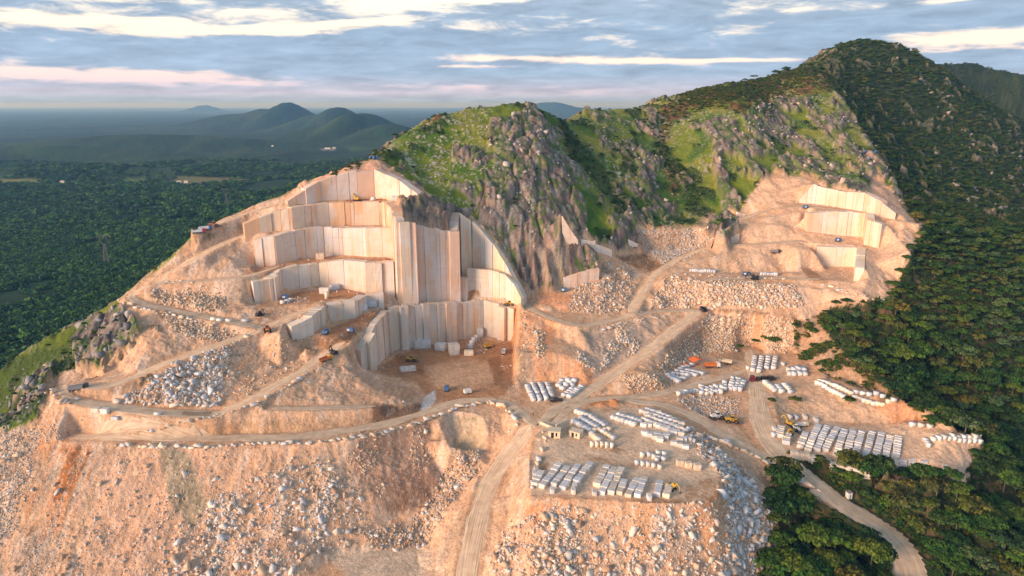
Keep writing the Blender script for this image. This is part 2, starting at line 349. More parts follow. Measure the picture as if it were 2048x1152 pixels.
# upper yards, mounds
line([(1060,765,3.2),(1110,772,3),(1160,775,3)]); line([(1040,785,3),(1090,800,2.8)])
line([(1170,805,3),(1200,792,6),(1225,790,6.5),(1250,800,3)]); line([(1180,815,2),(1240,813,2)]); line([(1200,803,4),(1235,803,4)])
line([(1260,770,5),(1290,745,9.5),(1330,765,5)]); line([(1240,762,6),(1280,748,9),(1310,752,8)]); line([(1270,785,2.5),(1340,785,2)])
line([(1300,740,7),(1330,735,4),(1400,700,2)]); line([(1335,745,1.5),(1420,710,1.5),(1480,700,1.5),(1570,705,2)]); line([(1340,770,1),(1450,725,1),(1560,745,.5)])
line([(1360,790,-1.5),(1450,790,-1.5),(1500,780,-1)]); line([(1400,830,-3.5),(1470,830,-4),(1500,850,-5)]); line([(1440,870,-4.5),(1500,895,-7)])
line([(1550,765,0),(1620,780,-.5),(1700,800,-1),(1790,805,-1)]); line([(1560,745,.5),(1640,745,1),(1660,757,1),(1780,795,0)])
line([(1540,785,-1),(1570,800,-3),(1640,805,-3),(1700,815,-3),(1760,822,-3)]); line([(1545,830,-5),(1600,838,-7),(1700,845,-7.5),(1800,850,-7.5)])
line([(1550,880,-7),(1570,905,-8),(1690,935,-8.5),(1800,958,-8.5),(1900,960,-8.5),(1920,930,-8),(1975,885,-7.5)]); line([(1600,870,-7.5),(1750,900,-8),(1880,930,-8)]); line([(1840,860,-7.5),(1960,880,-7.5)])
line([(1570,912,-11),(1690,950,-13),(1790,975,-14),(1900,985,-14)]); line([(1600,935,-12),(1700,975,-16),(1800,1000,-18)])
line([(1820,835,-2),(1900,860,-1),(1960,872,-2)]); line([(1830,815,2),(1900,830,4)])
# slope under the middle right road
line([(1100,655,21),(1180,670,18),(1260,660,19),(1330,645,19)]); line([(1050,640,24),(1075,665,20),(1130,680,17)]); line([(1045,700,17),(1070,706,15.5),(1120,708,15),(1160,725,12)])
line([(1180,715,12),(1230,705,11),(1290,680,13)]); line([(1058,768,3),(1100,763,3.4),(1150,768,3.4)])
line([(1200,755,5),(1180,765,4)])
line([(1420,628,21),(1500,632,21),(1580,640,20),(1640,655,18)]); line([(1430,640,17),(1500,645,17),(1570,650,17)]); line([(1330,720,4),(1400,665,12),(1420,650,15)]); line([(1400,690,4),(1500,690,4),(1560,695,4)])
line([(1590,700,4),(1640,740,3),(1700,770,3),(1760,790,2)]); line([(1600,660,14),(1680,700,11),(1760,750,8),(1800,790,5)])
line([(1330,556,36.5),(1400,567,36),(1500,573,35.5),(1570,578,35),(1640,575,35)]); line([(1310,600,28),(1400,612,24.5),(1500,620,24),(1600,628,23)]); line([(1650,580,35),(1700,600,33),(1770,612,31)]); line([(1680,560,39),(1720,575,38),(1740,600,35)])
line([(1640,640,20),(1700,625,25),(1780,620,29)]); line([(1620,655,17),(1700,680,17)])
line([(1340,545,38),(1450,545,38),(1570,545,38.5)]); line([(1400,520,44),(1450,508,47.5),(1530,510,48),(1560,530,42)]); line([(1580,545,40),(1620,540,40),(1690,545,39.5)])
line([(1600,500,53),(1625,497,53.5)]); line([(1560,475,57),(1600,474,57),(1700,481,56)]); line([(1720,500,52),(1770,505,52),(1750,530,47),(1735,560,42)]); line([(1770,470,60),(1800,480,60),(1822,500,58)])
line([(1760,440,69),(1790,460,66),(1830,455,66)]); line([(1560,425,70),(1600,428,71)]); line([(1500,460,60),(1560,450,64),(1600,455,61)])
hline([(1060,610,416),(1130,600,420),(1200,600,421),(1240,600,423)]); hline([(1075,592,426),(1130,585,428),(1200,575,434),(1260,560,450)]); line([(1100,622,25.5),(1180,628,24),(1240,615,25)])
hline([(1150,512,447),(1190,518,452),(1230,524,462),(1290,512,487)]); hline([(1140,540,441),(1180,540,445),(1230,545,455)]); line([(1262,540,38),(1290,545,36.5),(1310,530,39)]); line([(1280,465,59),(1340,460,60),(1410,452,61)]); line([(1290,500,46),(1350,495,47),(1400,490,49)]); line([(1410,460,60),(1440,450,63)]); 
# -- the craggy hill behind the pit
hline([(1058,577,433),(1085,563,436),(1115,556,439)]); hline([(1125,500,445),(1122,540,440)])
hline([(840,397,447),(880,398,452),(905,420,448),(935,432,446)]); hline([(950,430,452),(1000,490,440),(1030,545,432),(1052,575,428)])
hline([(845,420,436),(885,430,430),(912,440,430)])
hline([(765,300,494),(800,265,540),(870,214,570),(930,203,590),(1000,199,605),(1060,197,610),(1095,215,615),(1125,236,635)])
hline([(840,330,498),(900,290,530),(960,250,560),(1060,240,575)]); hline([(870,370,470),(940,360,480),(1000,330,500),(1060,290,530),(1100,300,540)])
hline([(960,420,452),(1020,420,460),(1080,400,478),(1130,380,495)]); hline([(1010,480,444),(1060,480,447),(1100,470,455),(1150,460,468)]); hline([(1050,540,432),(1090,520,437),(1115,500,444)])
hline([(1100,240,600),(1150,330,548),(1200,420,500),(1250,460,483)]); hline([(1160,460,478),(1200,478,473),(1240,487,480)])
hline([(1125,236,640),(1165,290,600),(1215,350,560),(1262,410,528),(1285,452,512)])
hline([(1180,212,690),(1200,235,670),(1235,270,640),(1290,340,590),(1330,400,555),(1350,445,530)])
hline([(1290,213,740),(1320,270,670),(1380,360,590),(1420,420,555),(1440,445,535)])
hline([(1230,212,715),(1270,240,690),(1310,300,640)])
hline([(1350,186,775),(1400,230,690),(1430,300,620),(1450,370,575),(1470,420,548)]); hline([(1450,163,800),(1500,200,720),(1510,280,640),(1520,340,590)])
hline([(1545,152,840),(1560,230,730),(1560,300,650)]); hline([(1350,186,775),(1400,172,785),(1450,163,800),(1545,152,840),(1580,136,860),(1640,124,890),(1680,95,970),(1705,76,1000),(1740,71,1010),(1800,84,1000),(1850,105,985),(1880,130,960),(1900,165,930),(1912,200,900)])
hline([(1640,150,810),(1640,230,720),(1620,310,640),(1610,360,575)]); hline([(1640,150,810),(1700,230,730),(1745,300,660),(1795,390,570),(1820,440,528)]); hline([(1520,380,566),(1600,370,568),(1700,360,570),(1760,375,562),(1800,425,535)])
hline([(1520,345,590),(1620,350,590),(1720,340,605)]); hline([(1490,410,550),(1540,395,552)])
hline([(1600,135,870),(1700,180,850),(1780,260,800),(1850,360,650),(1890,430,570)]); hline([(1850,442,505),(1855,480,472),(1850,530,445),(1805,600,418),(1740,640,398)]); hline([(1690,130,900),(1800,180,880),(1860,260,820)])
hline([(1912,200,900),(1960,290,800),(2048,380,740),(2200,480,700)]); hline([(1900,440,560),(2048,500,520),(2200,560,490)]); hline([(1870,600,420),(2048,640,415),(2250,700,405)])
hline([(1790,700,380),(1900,750,366),(2048,800,352),(2250,850,345)]); hline([(1880,830,338),(2048,880,330),(2250,920,325)])
hline([(2000,930,300),(2250,980,300)]); hline([(1850,1020,276),(2048,1040,268),(2250,1060,262)]); hline([(1620,1060,262),(1700,1090,250),(1760,1165,228)]); hline([(1900,1120,240),(2048,1140,232),(2250,1165,225)]); hline([(1580,1100,245),(1560,1170,226)])
hline([(1720,1020,272),(1800,1030,272)])
# behind: far mountain on the right
hline([(1880,124,1480),(1960,120,1520),(2048,140,1480),(2200,190,1450)], 40); hline([(1905,240,1180),(2048,290,1120),(2250,330,1050)], 30)
wline([(700,1300,60),(1000,1400,80),(1500,1400,90)], 40); wline([(1300,2600,40),(1900,2600,40)], 60); wline([(700,2100,-20),(1100,2500,-20)], 60)
# -- ridge line on the left and what falls away behind it
RIDGE = [(-200,905,335),(-60,800,338),(0,738,338),(60,693,347),(120,662,353),(180,630,361),(240,595,372),(330,522,394),(390,468,412),(440,440,428),(500,412,440),(560,393,452),(633,356,462),(700,330,466),(745,318,476),(765,300,494)]
R3 = [np.array(H(*p)) for p in RIDGE]; PTS.extend(densify(R3, 4))
for off, dz in ((14, -7), (34, -22), (70, -48), (120, -78)):
    PTS.extend(densify([p + np.array((-off*.65, off*.8, -0)) * np.array((1, 1, 1)) + np.array((0, 0, max(dz, -58-p[2])*min(1, (p[2]+60)/60))) for p in R3], 12))
hline([(20,770,330),(100,740,330),(150,715,334),(230,700,338)]); hline([(60,720,340),(150,680,348),(230,625,358)]); hline([(-60,850,316),(0,835,314),(80,800,312)]); hline([(180,760,322),(230,735,325),(270,690,333)]); hline([(250,640,352),(262,660,346)])
# behind the hills: falling to the plain
BACK = [(-40,640,70),(20,740,95),(90,800,125),(200,850,140),(330,900,160),(420,1010,215),(520,1120,215),(640,1100,175)]
wline(BACK, 20)
wline([(-190,600,20),(-150,700,10),(-60,850,10),(100,1000,20),(300,1150,40),(500,1350,60)], 30)
wline([(-300,640,-45),(-260,800,-55),(-150,1000,-58),(50,1300,-58),(400,1700,-58),(900,3000,-58)], 40)
# plain around
for x in range(-2600, 2601, 260):
    for y in (3300, 4300): PTS.append(np.array((x, y, -60.)))
for y in range(430, 3000, 70):
    for x in (-.58, -.72, -.86, -1.0, -1.2):
        if y > 520 or x < -.8: PTS.append(np.array((x*y-60, y, -60.)))
for x in (-400, -500, -330): PTS.append(np.array((x, 300 if x > -480 else 330, -5. if x > -450 else -35.)))
wline([(-420,120,-30),(-200,120,-70),(0,110,-90),(200,110,-95),(420,130,-60)], 30)
wline([(-260,185,-52),(-100,180,-60),(100,172,-62),(250,190,-52),(420,240,0)], 20)

def near_poly(X, Y, poly, rad):
    """distance to a polyline and its height there, for points within rad"""
    D = np.full(X.shape, 1e9); Z = np.zeros_like(X); S = np.zeros_like(X); s0 = 0
    for a, b in zip(poly[:-1], poly[1:]):
        ab = b-a; L2 = ab[0]**2+ab[1]**2
        if L2 < 1e-9: continue
        m = (X > min(a[0], b[0])-rad) & (X < max(a[0], b[0])+rad) & (Y > min(a[1], b[1])-rad) & (Y < max(a[1], b[1])+rad)
        idx = np.nonzero(m)
        if not len(idx[0]): s0 += math.sqrt(L2); continue
        x = X[idx]-a[0]; y = Y[idx]-a[1]; t = np.clip((x*ab[0]+y*ab[1])/L2, 0, 1); d = np.hypot(x-t*ab[0], y-t*ab[1])
        better = d < D[idx]; ii = tuple(k[better] for k in idx)
        D[ii] = d[better]; Z[ii] = a[2]+t[better]*ab[2]; S[ii] = s0+t[better]*math.sqrt(L2); s0 += math.sqrt(L2)
    return D, Z, S

A = np.array(PTS)
keep = np.ones(len(A), bool)
for c, hw in ROADS:
    D, _, _ = near_poly(A[:, 0], A[:, 1], c, hw+2); keep &= D > hw+1.2
# survey points of open ground do not cut through the faces
isw = np.zeros(len(A), bool); isw[N_OPEN0:N_OPEN1] = True
for name, P, k in WALLS:
    D = densify(P, 1.6); n = wall_geo(D); bk = min(WBACK, k.get('thick', 5.4)-.8)
    for i in range(len(D)):
        dx = A[:, 0]-D[i, 0]; dy = A[:, 1]-D[i, 1]; o = dx*n[i, 0]+dy*n[i, 1]; al = np.abs(dx*n[i, 1]-dy*n[i, 0])
        keep &= ~((al < 1.0) & (o < 1.0) & (o > -bk-.4) & ~isw)
A = A[keep]; extra = []
for c, hw in ROADS:
    d = np.gradient(c[:, :2], axis=0); d /= np.linalg.norm(d, axis=1)[:, None]+1e-9; n = np.stack([d[:, 1], -d[:, 0]], 1)
    for s in (-1, 0, 1):
        p = c.copy(); p[:, :2] += n*s*hw
        if s:                                        # an edge point that falls on another road is dropped
            ok = np.ones(len(p), bool)
            for c2, h2 in ROADS:
                if c2 is c: continue
                D, _, _ = near_poly(p[:, 0], p[:, 1], c2, h2+1); ok &= D > h2
            p = p[ok]
        extra.append(p)
A = np.vstack([A]+extra)
key = np.unique(np.round(A[:, :2]/.5).astype(int), axis=0, return_index=True)[1]; A = A[np.sort(key)]
vco, _, tris, orig, _, _ = delaunay_2d_cdt([Vector(p) for p in A[:, :2]], [], [], 0, 1e-4)
TV = np.array([(v.x, v.y, A[o[0], 2]) for v, o in zip(vco, orig)])
print('survey points', len(TV), 'triangles', len(tris), round(time.time()-T0, 1))

# ---------------------------------------------------------------- grid: columns fan out from the viewer's foot, rows grow with distance
NS = int(1250*Q); S = np.linspace(-1.02, 1.02, NS)
g1 = .0016/Q; Yr = [168.0]
while Yr[-1] < 1100: Yr.append(Yr[-1]*(1+g1))
g = g1
while Yr[-1] < 60000: g = min(g*1.02, .02/Q); Yr.append(Yr[-1]*(1+g))
Yr = np.array(Yr); NR = len(Yr)
GX = Yr[:, None]*S[None, :]; GY = np.repeat(Yr[:, None], NS, 1)
GZ = np.full(GX.shape, -60.0)
done = np.zeros(GX.shape, bool)
for t in tris:
    a, b, c = TV[list(t)]
    y0, y1 = min(a[1], b[1], c[1]), max(a[1], b[1], c[1])
    r0 = np.searchsorted(Yr, y0); r1 = np.searchsorted(Yr, y1)+1
    if r0 >= NR: continue
    ss = [p[0]/max(p[1], 1) for p in (a, b, c)]
    if y0 < 165: s0, s1 = -1.02, 1.02
    else: s0, s1 = min(ss), max(ss)
    c0 = max(0, int((s0+1.02)/2.04*(NS-1))-1); c1 = min(NS, int((s1+1.02)/2.04*(NS-1))+2)
    if c1 <= c0: continue
    X = GX[r0:r1, c0:c1]; Y = GY[r0:r1, c0:c1]
    den = (b[1]-c[1])*(a[0]-c[0])+(c[0]-b[0])*(a[1]-c[1])
    if abs(den) < 1e-9: continue
    l0 = ((b[1]-c[1])*(X-c[0])+(c[0]-b[0])*(Y-c[1]))/den; l1 = ((c[1]-a[1])*(X-c[0])+(a[0]-c[0])*(Y-c[1]))/den; l2 = 1-l0-l1
    m = (l0 > -1e-6) & (l1 > -1e-6) & (l2 > -1e-6)
    z = l0*a[2]+l1*b[2]+l2*c[2]
    GZ[r0:r1, c0:c1][m] = z[m]; done[r0:r1, c0:c1][m] = True
print('grid', GX.shape, round(time.time()-T0, 1))
def blur(a, r, it=2):
    for _ in range(it):
        for ax in (0, 1):
            p = np.pad(a, [(r+1, r) if i == ax else (0, 0) for i in (0, 1)], mode='edge'); c = np.cumsum(p, axis=ax)
            n = a.shape[ax]; hi = np.take(c, range(2*r+1, 2*r+1+n), axis=ax); lo = np.take(c, range(0, n), axis=ax)
            a = (hi-lo)/(2*r+1)
    return a
U, V = proj(GX, GY, GZ)
zs1 = blur(GZ, 1, 2); zs2 = blur(GZ, int(9*Q), 2); _k = sstep(GY, 1000, 1100); zs2 = zs2*(1-_k)+blur(GZ, 1, 2)*_k
QUARRY = [(-250,870),(20,862),(75,838),(95,795),(95,765),(130,742),(205,748),(262,700),(282,660),(236,600),(290,558),(340,522),(395,466),(440,436),(500,410),(560,396),(640,352),(700,326),(760,320),(800,348),(838,376),(885,398),(835,402),(845,395),(915,440),(950,436),(1000,495),(1040,560),(1062,585),(1112,578),(1130,500),(1122,425),(1160,478),(1215,505),(1262,500),(1288,500),(1268,458),(1400,452),(1412,430),(1480,425),(1500,390),(1535,348),(1625,352),(1650,380),(1735,385),(1750,345),(1790,395),(1828,440),(1858,446),(1820,505),(1798,560),(1782,600),(1655,614),(1640,650),(1680,705),(1745,762),(1805,800),(1900,850),(1972,884),(1930,965),(1780,962),(1700,935),(1580,905),(1560,895),(1640,965),(1700,1005),(1700,1030),(1560,960),(1550,1010),(1545,1250),(-250,1250)]
def inpoly(u, v, P):
    r = np.zeros(u.shape, bool); n = len(P)
    for i in range(n):
        x1, y1 = P[i]; x2, y2 = P[(i+1) % n]
        if y1 == y2: continue
        c = ((y1 > v) != (y2 > v)); r ^= c & (u < (x2-x1)*(v-y1)/(y2-y1)+x1)
    return r
_q = blur(inpoly(U, V, QUARRY).astype(float)*(1-(GZ < -30)), int(10*Q), 2)
hill = sstep(GY, 455, 520)*(1-sstep(_q, .02, .5))
GZ = zs1*(1-hill)+zs2*hill
# roads cut flat across the slope, a little crowned shoulder
RD = np.full(GX.shape, 1e9)
for c, hw in ROADS:
    D, Z, _ = near_poly(GX, GY, c, hw+3); k = 1-sstep(D, hw+.2, hw+2.5)
    GZ = np.where(D < hw+3, GZ*(1-k)+Z*k, GZ); RD = np.minimum(RD, D-hw)
WD = np.full(GX.shape, 1e9)                          # distance to the quarry faces
for name, P, k in WALLS:
    D, _, _ = near_poly(GX, GY, P[:, :3], 9); WD = np.minimum(WD, D)
GZ0 = GZ.copy()
# plain: low swells, distant hills
pl = sstep(-GZ, 50, 59)
GZ += pl*sstep(GY, 600, 1500)*(14*fbm(GX/900, GY/700, 3, 5)+5*fbm(GX/200, GY/160, 3, 9))
for (u, v, Y, wx, wy) in ((575,204,7000,210,700),(535,216,7000,330,700),(480,226,7000,420,600),(675,211,6000,190,600),(640,226,6000,250,600),(725,226,4700,230,600),(700,224,4300,170,400),(650,250,4300,260,400),(775,248,4000,220,400),(820,268,3700,220,400),(408,209,22000,300,900),(1100,203,15000,700,1500),(1125,212,15000,900,1500),(1330,196,17000,500,1500),(300,268,3500,700,250),(60,290,2900,500,160),(150,330,2100,420,110)):
    x, y, z = H(u, v, Y)
    dx = (GX-x)/wx; dy = (GY-y)/wy; GZ = np.maximum(GZ, -62+(z+62)*np.exp(-(dx*dx+dy*dy)*.8)*(1+.05*(fbm(GX/260, GY/260, 4, 31)-.6)))
print('base', round(time.time()-T0, 1))

# ================================================================ THE GROUND: cover and small relief
U, V = proj(GX, GY, GZ)
elev = (GZ-EYE)/GY; cm = np.maximum.accumulate(elev, axis=0)
VIS = elev >= cm-.004                                # cells the hills in front do not hide
JN = [(fbm(GX/9, GY/9, 3, 50+i), fbm(GX/9, GY/9, 3, 60+i)) for i in range(2)]
JW = [(fbm(GX/2.2, GY/2.2, 2, 70+i), fbm(GX/2.2, GY/2.2, 2, 80+i)) for i in range(2)]
def mask(P, jit=8, vis=True):
    P = list(P); us = [p[0] for p in P]; vs = [p[1] for p in P]; j = jit*1.6+2
    sel = (U > min(us)-j) & (U < max(us)+j) & (V > min(vs)-j) & (V < max(vs)+j)
    if vis: sel &= VIS
    idx = np.nonzero(sel); m = np.zeros(U.shape, np.float32)
    if not len(idx[0]): return m
    a = 0
    for i in range(2):
        for s in (1, -1):
            ju = (JN[i][0][idx]*.8*s+JW[i][0][idx]*.35)*jit; jv = (JN[i][1][idx]*.8*s+JW[i][1][idx]*.35)*jit*.8
            a = a+inpoly(U[idx]+ju, V[idx]+jv, P)
    m[idx] = a/4.0; return m

FOREST = [(1640,122),(1600,140),(1660,160),(1705,232),(1750,300),(1800,380),(1832,440),(1862,450),(1822,505),(1800,560),(1784,602),(1655,614),(1640,650),(1680,705),(1745,762),(1805,800),(1860,850),(1972,878),(1930,965),(1780,965),(1700,940),(1580,908),(1640,960),(1700,1005),(1752,1040),(1790,1072),(1810,1110),(1840,1250),(2600,1250),(2600,100),(1900,60),(1700,50)]
FOREST2 = [(1560,955),(1600,960),(1660,1000),(1720,1035),(1755,1060),(1775,1110),(1790,1250),(1530,1250),(1548,1080),(1552,1000)]
LEFTROCK = [(-250,860),(20,860),(75,838),(95,795),(95,765),(130,742),(205,748),(262,700),(280,660),(236,600),(330,500),(240,560),(60,660),(-250,760)]
mq = mask(QUARRY, 7); mf = np.maximum(mask(FOREST, 8), mask(FOREST2, 8))*(1-0); mleft = mask(LEFTROCK, 6)
plain = np.maximum(sstep(-GZ, 38, 52)*(GY > 380), (GY > 1500)*(GX < .28*GY))
hid = (~VIS) & (GY > 420)
mf = np.where(hid & (GX > 200) & (_q < .04), 1.0, mf); mq = np.where((~VIS) & (_q > .3), 1.0, mq); mf = np.where((GX > .66*GY) & (GY > 300) & (mq < .5), 1, mf)
mslab = mask([(792,398),(800,408),(790,428),(798,442),(836,448),(856,458),(884,466),(914,476),(920,440),(898,424),(872,400),(842,392)], 4)
mq = mq*(1-mslab)*(1-mask([(1408,468),(1418,440),(1448,424),(1474,440),(1482,468),(1455,486),(1432,484)], 3))*(1-mask([(1125,500),(1150,492),(1170,498),(1196,520),(1200,552),(1165,560),(1128,572),(1120,540)], 4))
sx = np.gradient(GZ, axis=1)/np.maximum(np.gradient(GX, axis=1), 1e-6); sy = np.gradient(GZ, axis=0)/np.gradient(GY, axis=0); SLOPE = np.hypot(blur(sx, 2, 1), blur(sy, 2, 1))

def rgb(h, k=1.0):                                  # picture colour -> surface colour
    c = np.array([int(h[i:i+2], 16)/255 for i in (0, 2, 4)]); return np.where(c < .04045, c/12.92, ((c+.055)/1.055)**2.4)*k
COL = np.zeros(GX.shape+(3,), np.float32)
def put(m, c, noise=None):
    m = np.clip(m, 0, 1)[..., None]
    global COL
    COL = (COL*(1-m)+np.asarray(c, np.float32)*m).astype(np.float32)
n_a = fbm(GX/30, GY/30, 4, 101); n_b = fbm(GX/7, GY/9, 4, 102); n_c = fbm(GX/2.2, GY/2.6, 3, 103)
streak = fbm(GX/1.5+n_b*.35, GY/30, 4, 104); streak2 = fbm(GX/6+n_a, GY/60, 4, 105)
GRASS = np.array((.17, .215, .020)); GRASS2 = np.array((.075, .145, .016)); GRASSY = np.array((.26, .26, .030))
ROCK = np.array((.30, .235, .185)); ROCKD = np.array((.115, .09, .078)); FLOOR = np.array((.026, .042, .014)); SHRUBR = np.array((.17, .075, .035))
COL[:] = GRASS
put(sstep(n_a+n_b*.4, -.25, .5), GRASS2); put(sstep(fbm(GX/18, GY/25, 3, 111), .15, .7)*.8, GRASSY)
# -- outcrops on the natural hills
nat = np.clip(1-mq-mf, 0, 1)*(1-plain)
warp = fbm(GX/20, GY/26, 3, 120)*9
rk = ridge((GX+warp)/32, (GY-warp*.6)/58, 4, 121)*1.15-.62+fbm(GX/13, GY/24, 4, 130)*.27+.38*(SLOPE-.62)
for P, w in (([(990,240),(1110,260),(1150,420),(1180,480),(1110,580),(1040,560),(960,430),(930,380),(900,300),(960,240)], .30), ([(850,300),(960,300),(1000,420),(880,380)], .12), ([(1000,250),(1100,260),(1120,370),(1010,350)], .25), ([(930,400),(1150,400),(1300,480),(1120,590),(1040,560),(960,440)], .30),
             ([(1340,250),(1430,190),(1480,250),(1420,320)], .12), ([(1400,240),(1560,200),(1640,300),(1600,370),(1480,370)], .20), ([(1590,330),(1760,330),(1740,390),(1640,385)], .5), ([(760,300),(870,215),(960,195),(1060,205),(960,260),(860,300),(800,330)], -.35), ([(1120,230),(1290,215),(1230,300),(1290,440),(1240,440),(1150,330)], -.10), ([(1340,190),(1560,155),(1640,130),(1660,200),(1560,190),(1400,250),(1330,230)], -.5),
             ([(160,760),(140,660),(225,632),(280,640),(275,720),(210,750)], .6), ([(-60,840),(0,750),(90,730),(110,780),(60,840),(0,870)], .25), ([(-60,800),(60,690),(240,590),(330,515),(400,460),(340,530),(240,605),(160,690),(60,760),(0,800)], -.6), ([(-250,1000),(-250,700),(60,650),(300,520),(300,760),(100,850)], -.12)):
    rk = rk+w*blur(mask(P, 10).astype(float), int(6*Q), 1)
rk = rk+mslab+mask([(1120,490),(1200,500),(1205,560),(1120,575)], 4)*.5+mask([(1408,468),(1418,440),(1448,424),(1474,440),(1482,468),(1455,486)], 3)*.25
rock = sstep(rk, .14, .26)*nat
d1, d2, ci = cells((GX+n_b*1.5)/4.6, (GY)/8.5, 140); e1, e2, ei = cells((GX+warp*.3)/14, (GY)/30, 141)
facet = (ci-.5)*2.0+sstep(d2-d1, 0, .28)*1.1; big = (ei-.45)*6.5+sstep(e2-e1, 0, .25)*2.2
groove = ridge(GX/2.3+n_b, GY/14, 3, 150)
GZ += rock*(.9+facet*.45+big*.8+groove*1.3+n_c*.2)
GZ += nat*(1-rock)*(n_b*.5+n_a*1.1)
small = sstep(fbm(GX/1.5, GY/1.9, 2, 160)+.25*n_b, .42, .62)*nat*(1-rock)*sstep(vnoise(GX/30, GY/30, 161), .25, .7)   # loose stones in the grass
GZ += small*.55
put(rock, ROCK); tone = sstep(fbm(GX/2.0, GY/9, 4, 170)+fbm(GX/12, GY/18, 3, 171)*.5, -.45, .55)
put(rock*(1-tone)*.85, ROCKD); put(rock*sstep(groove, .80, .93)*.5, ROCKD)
pink = sstep(fbm(GX/16, GY/16, 3, 180), .05, .6)+mask([(1000,500),(1060,440),(1110,470),(1115,580),(1040,565)], 8)
put(rock*tone*pink*.5, (.46, .29, .20)); put(rock*sstep(fbm(GX/3, GY/5, 3, 181), .30, .6)*.5, (.44, .39, .32))
put(rock*sstep(n_c+fbm(GX/6, GY/8, 3, 182)*.9-(SLOPE-.8)*.35, .12, .5)*.75, GRASS2)
put(small, (.42, .37, .29))
lush = sstep(fbm(GX/9, GY/14, 3, 190)+.5*n_a, .35, .7)*nat*(1-rock); put(lush*.75, (.035, .062, .016))     # low bushes
GZ += lush*(.6+.9*np.abs(n_c))
mred = mask([(1320,215),(1400,175),(1560,150),(1660,120),(1690,150),(1660,180),(1560,200),(1540,240),(1420,210),(1340,250),(1330,330),(1370,340),(1345,400),(1320,300)], 9)+mask([(840,250),(905,210),(880,240)], 4)+mask([(1120,240),(1160,300),(1150,330),(1110,260)], 5)
put(mred*(1-rock)*sstep(n_b+.5*n_c, -.6, .1)*.85, SHRUBR); put(mred*(1-rock)*sstep(n_c, .1, .6)*.7, (.07, .06, .022))
GZ += mred*(1-rock)*np.abs(n_c)*1.2
put(mask([(1110,225),(1170,290),(1230,360),(1290,450),(1262,440),(1200,380),(1150,320)], 8)*(1-rock)*.8, (.03, .06, .016))
put(mask([(1290,225),(1340,300),(1400,390),(1440,440),(1380,430),(1330,330),(1300,270)], 8)*(1-rock)*.6, (.04, .075, .018))
put(mslab*.75*sstep(n_c+n_b*.5, -.8, .4), (.30, .195, .15)); put(mslab*sstep(-n_c, .2, .7)*.6, (.10, .085, .05))
m_ = mask([(-60,880),(-60,740),(60,690),(240,590),(300,540),(240,605),(160,690),(60,760)], 6)*(1-mq)*(1-rock); put(m_*.45, (.10, .125, .025))
m_ = mask([(-60,880),(-60,740),(60,705),(120,690),(150,655),(235,620),(275,645),(280,690),(205,748),(130,745),(90,790),(60,840)], 8)*(1-mq)*(1-rock); put(m_*.7, (.045, .085, .016)); put(m_*sstep(n_b, -.1, .4)*.7, (.035, .05, .018))
# -- forest floor
frock = sstep(ridge((GX)/30, GY/44, 4, 201)+.25*n_b, .86, .98)*mf*sstep(GY, 520, 600)*(1-sstep(GY, 1100, 1150))
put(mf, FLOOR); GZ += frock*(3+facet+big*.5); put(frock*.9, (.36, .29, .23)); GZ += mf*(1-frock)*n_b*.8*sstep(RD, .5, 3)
put(mf*(GY < 900)*sstep(fbm(GX/20, GY/20, 3, 210), .2, .7)*.5, (.10, .07, .03))
put(mf*sstep(n_b+.6*n_c, -.1, .5)*.8, (.055, .07, .022)); put(mf*(GY < 620)*sstep(n_c+fbm(GX/4, GY/4, 3, 211)*.6, .35, .7)*.6, (.20, .13, .075)); GZ += mf*np.abs(n_c)*.35*sstep(RD, .5, 2)
# -- plain with woods, clearings and a few fields
cl = sstep(GY, 1000, 2000)
put(plain, (.026, .064, .026)); put(plain*sstep(fbm(GX/190, GY/260, 4, 220), -.1, .6)*.8, (.030, .078, .018)); put(plain*sstep(fbm(GX/60, GY/90, 4, 221), .25, .7)*.5, (.045, .072, .020)); put(plain*sstep(fbm(GX/14, GY/26, 3, 223), -.2, .6)*.45*sstep(GY, 700, 1500), (.012, .024, .012))
put(plain*cl*sstep(fbm(GX/38, GY/90, 4, 226), -.1, .4)*.6, (.010, .026, .014)); put(plain*sstep(fbm(GX/420, GY/520, 4, 222), .1, .6)*.7, (.010, .022, .014)); put(plain*cl*sstep(fbm(GX/260, GY/700, 4, 224), .35, .7)*.3, (.060, .105, .035)); put(plain*cl*sstep(fbm(GX/120, GY/420, 4, 225), .6, .8)*.4, (.09, .11, .05))
for P, c in (([(0,358),(45,357),(85,360),(80,366),(0,366)], (.22, .22, .07)), ([(245,357),(290,358),(292,362),(250,362)], (.17, .23, .05)), ([(350,352),(420,354),(505,359),(500,364),(430,364),(380,372),(345,366)], (.18, .17, .07)), ([(115,362),(158,364),(150,367),(118,367)], (.2, .22, .07)), ([(690,292),(760,296),(700,303)], (.05, .11, .03)), ([(640,296),(672,297),(670,300),(642,300)], (.3, .28, .25)), ([(318,370),(400,371),(390,379),(330,379)], (.10, .15, .04))):
    put(mask(P, 4)*plain, c)
# -- quarry ground
TAN = np.array((.66, .415, .245)); ORANGE = np.array((.66, .30, .13)); PALE = np.array((.76, .60, .46)); BROWN = np.array((.40, .20, .095)); DUST = np.array((.60, .47, .34)); GREYD = np.array((.36, .29, .22)); PEACH = np.array((.68, .40, .245))
put(mq, TAN); put(mq*sstep(streak+.4*n_a, -.3, .7)*.55, PEACH); put(mq*sstep(streak2+.3*streak, .0, .6)*.6, (.56, .30, .155)); put(mq*sstep(n_b+.3*streak, .3, .9)*.4, PALE); put(mq*sstep(SLOPE, .3, .5)*sstep(fbm(GX/2.6+n_b*.8, GY/34, 4, 106), .15, .5)*.5, (.47, .29, .18)); put(mq*sstep(SLOPE, .3, .5)*sstep(fbm(GX/3.4+n_a, GY/40, 4, 107), .25, .6)*.5, (.78, .60, .46)); put(mq*sstep(-n_a-.4*streak, .3, .9)*.35, GREYD)
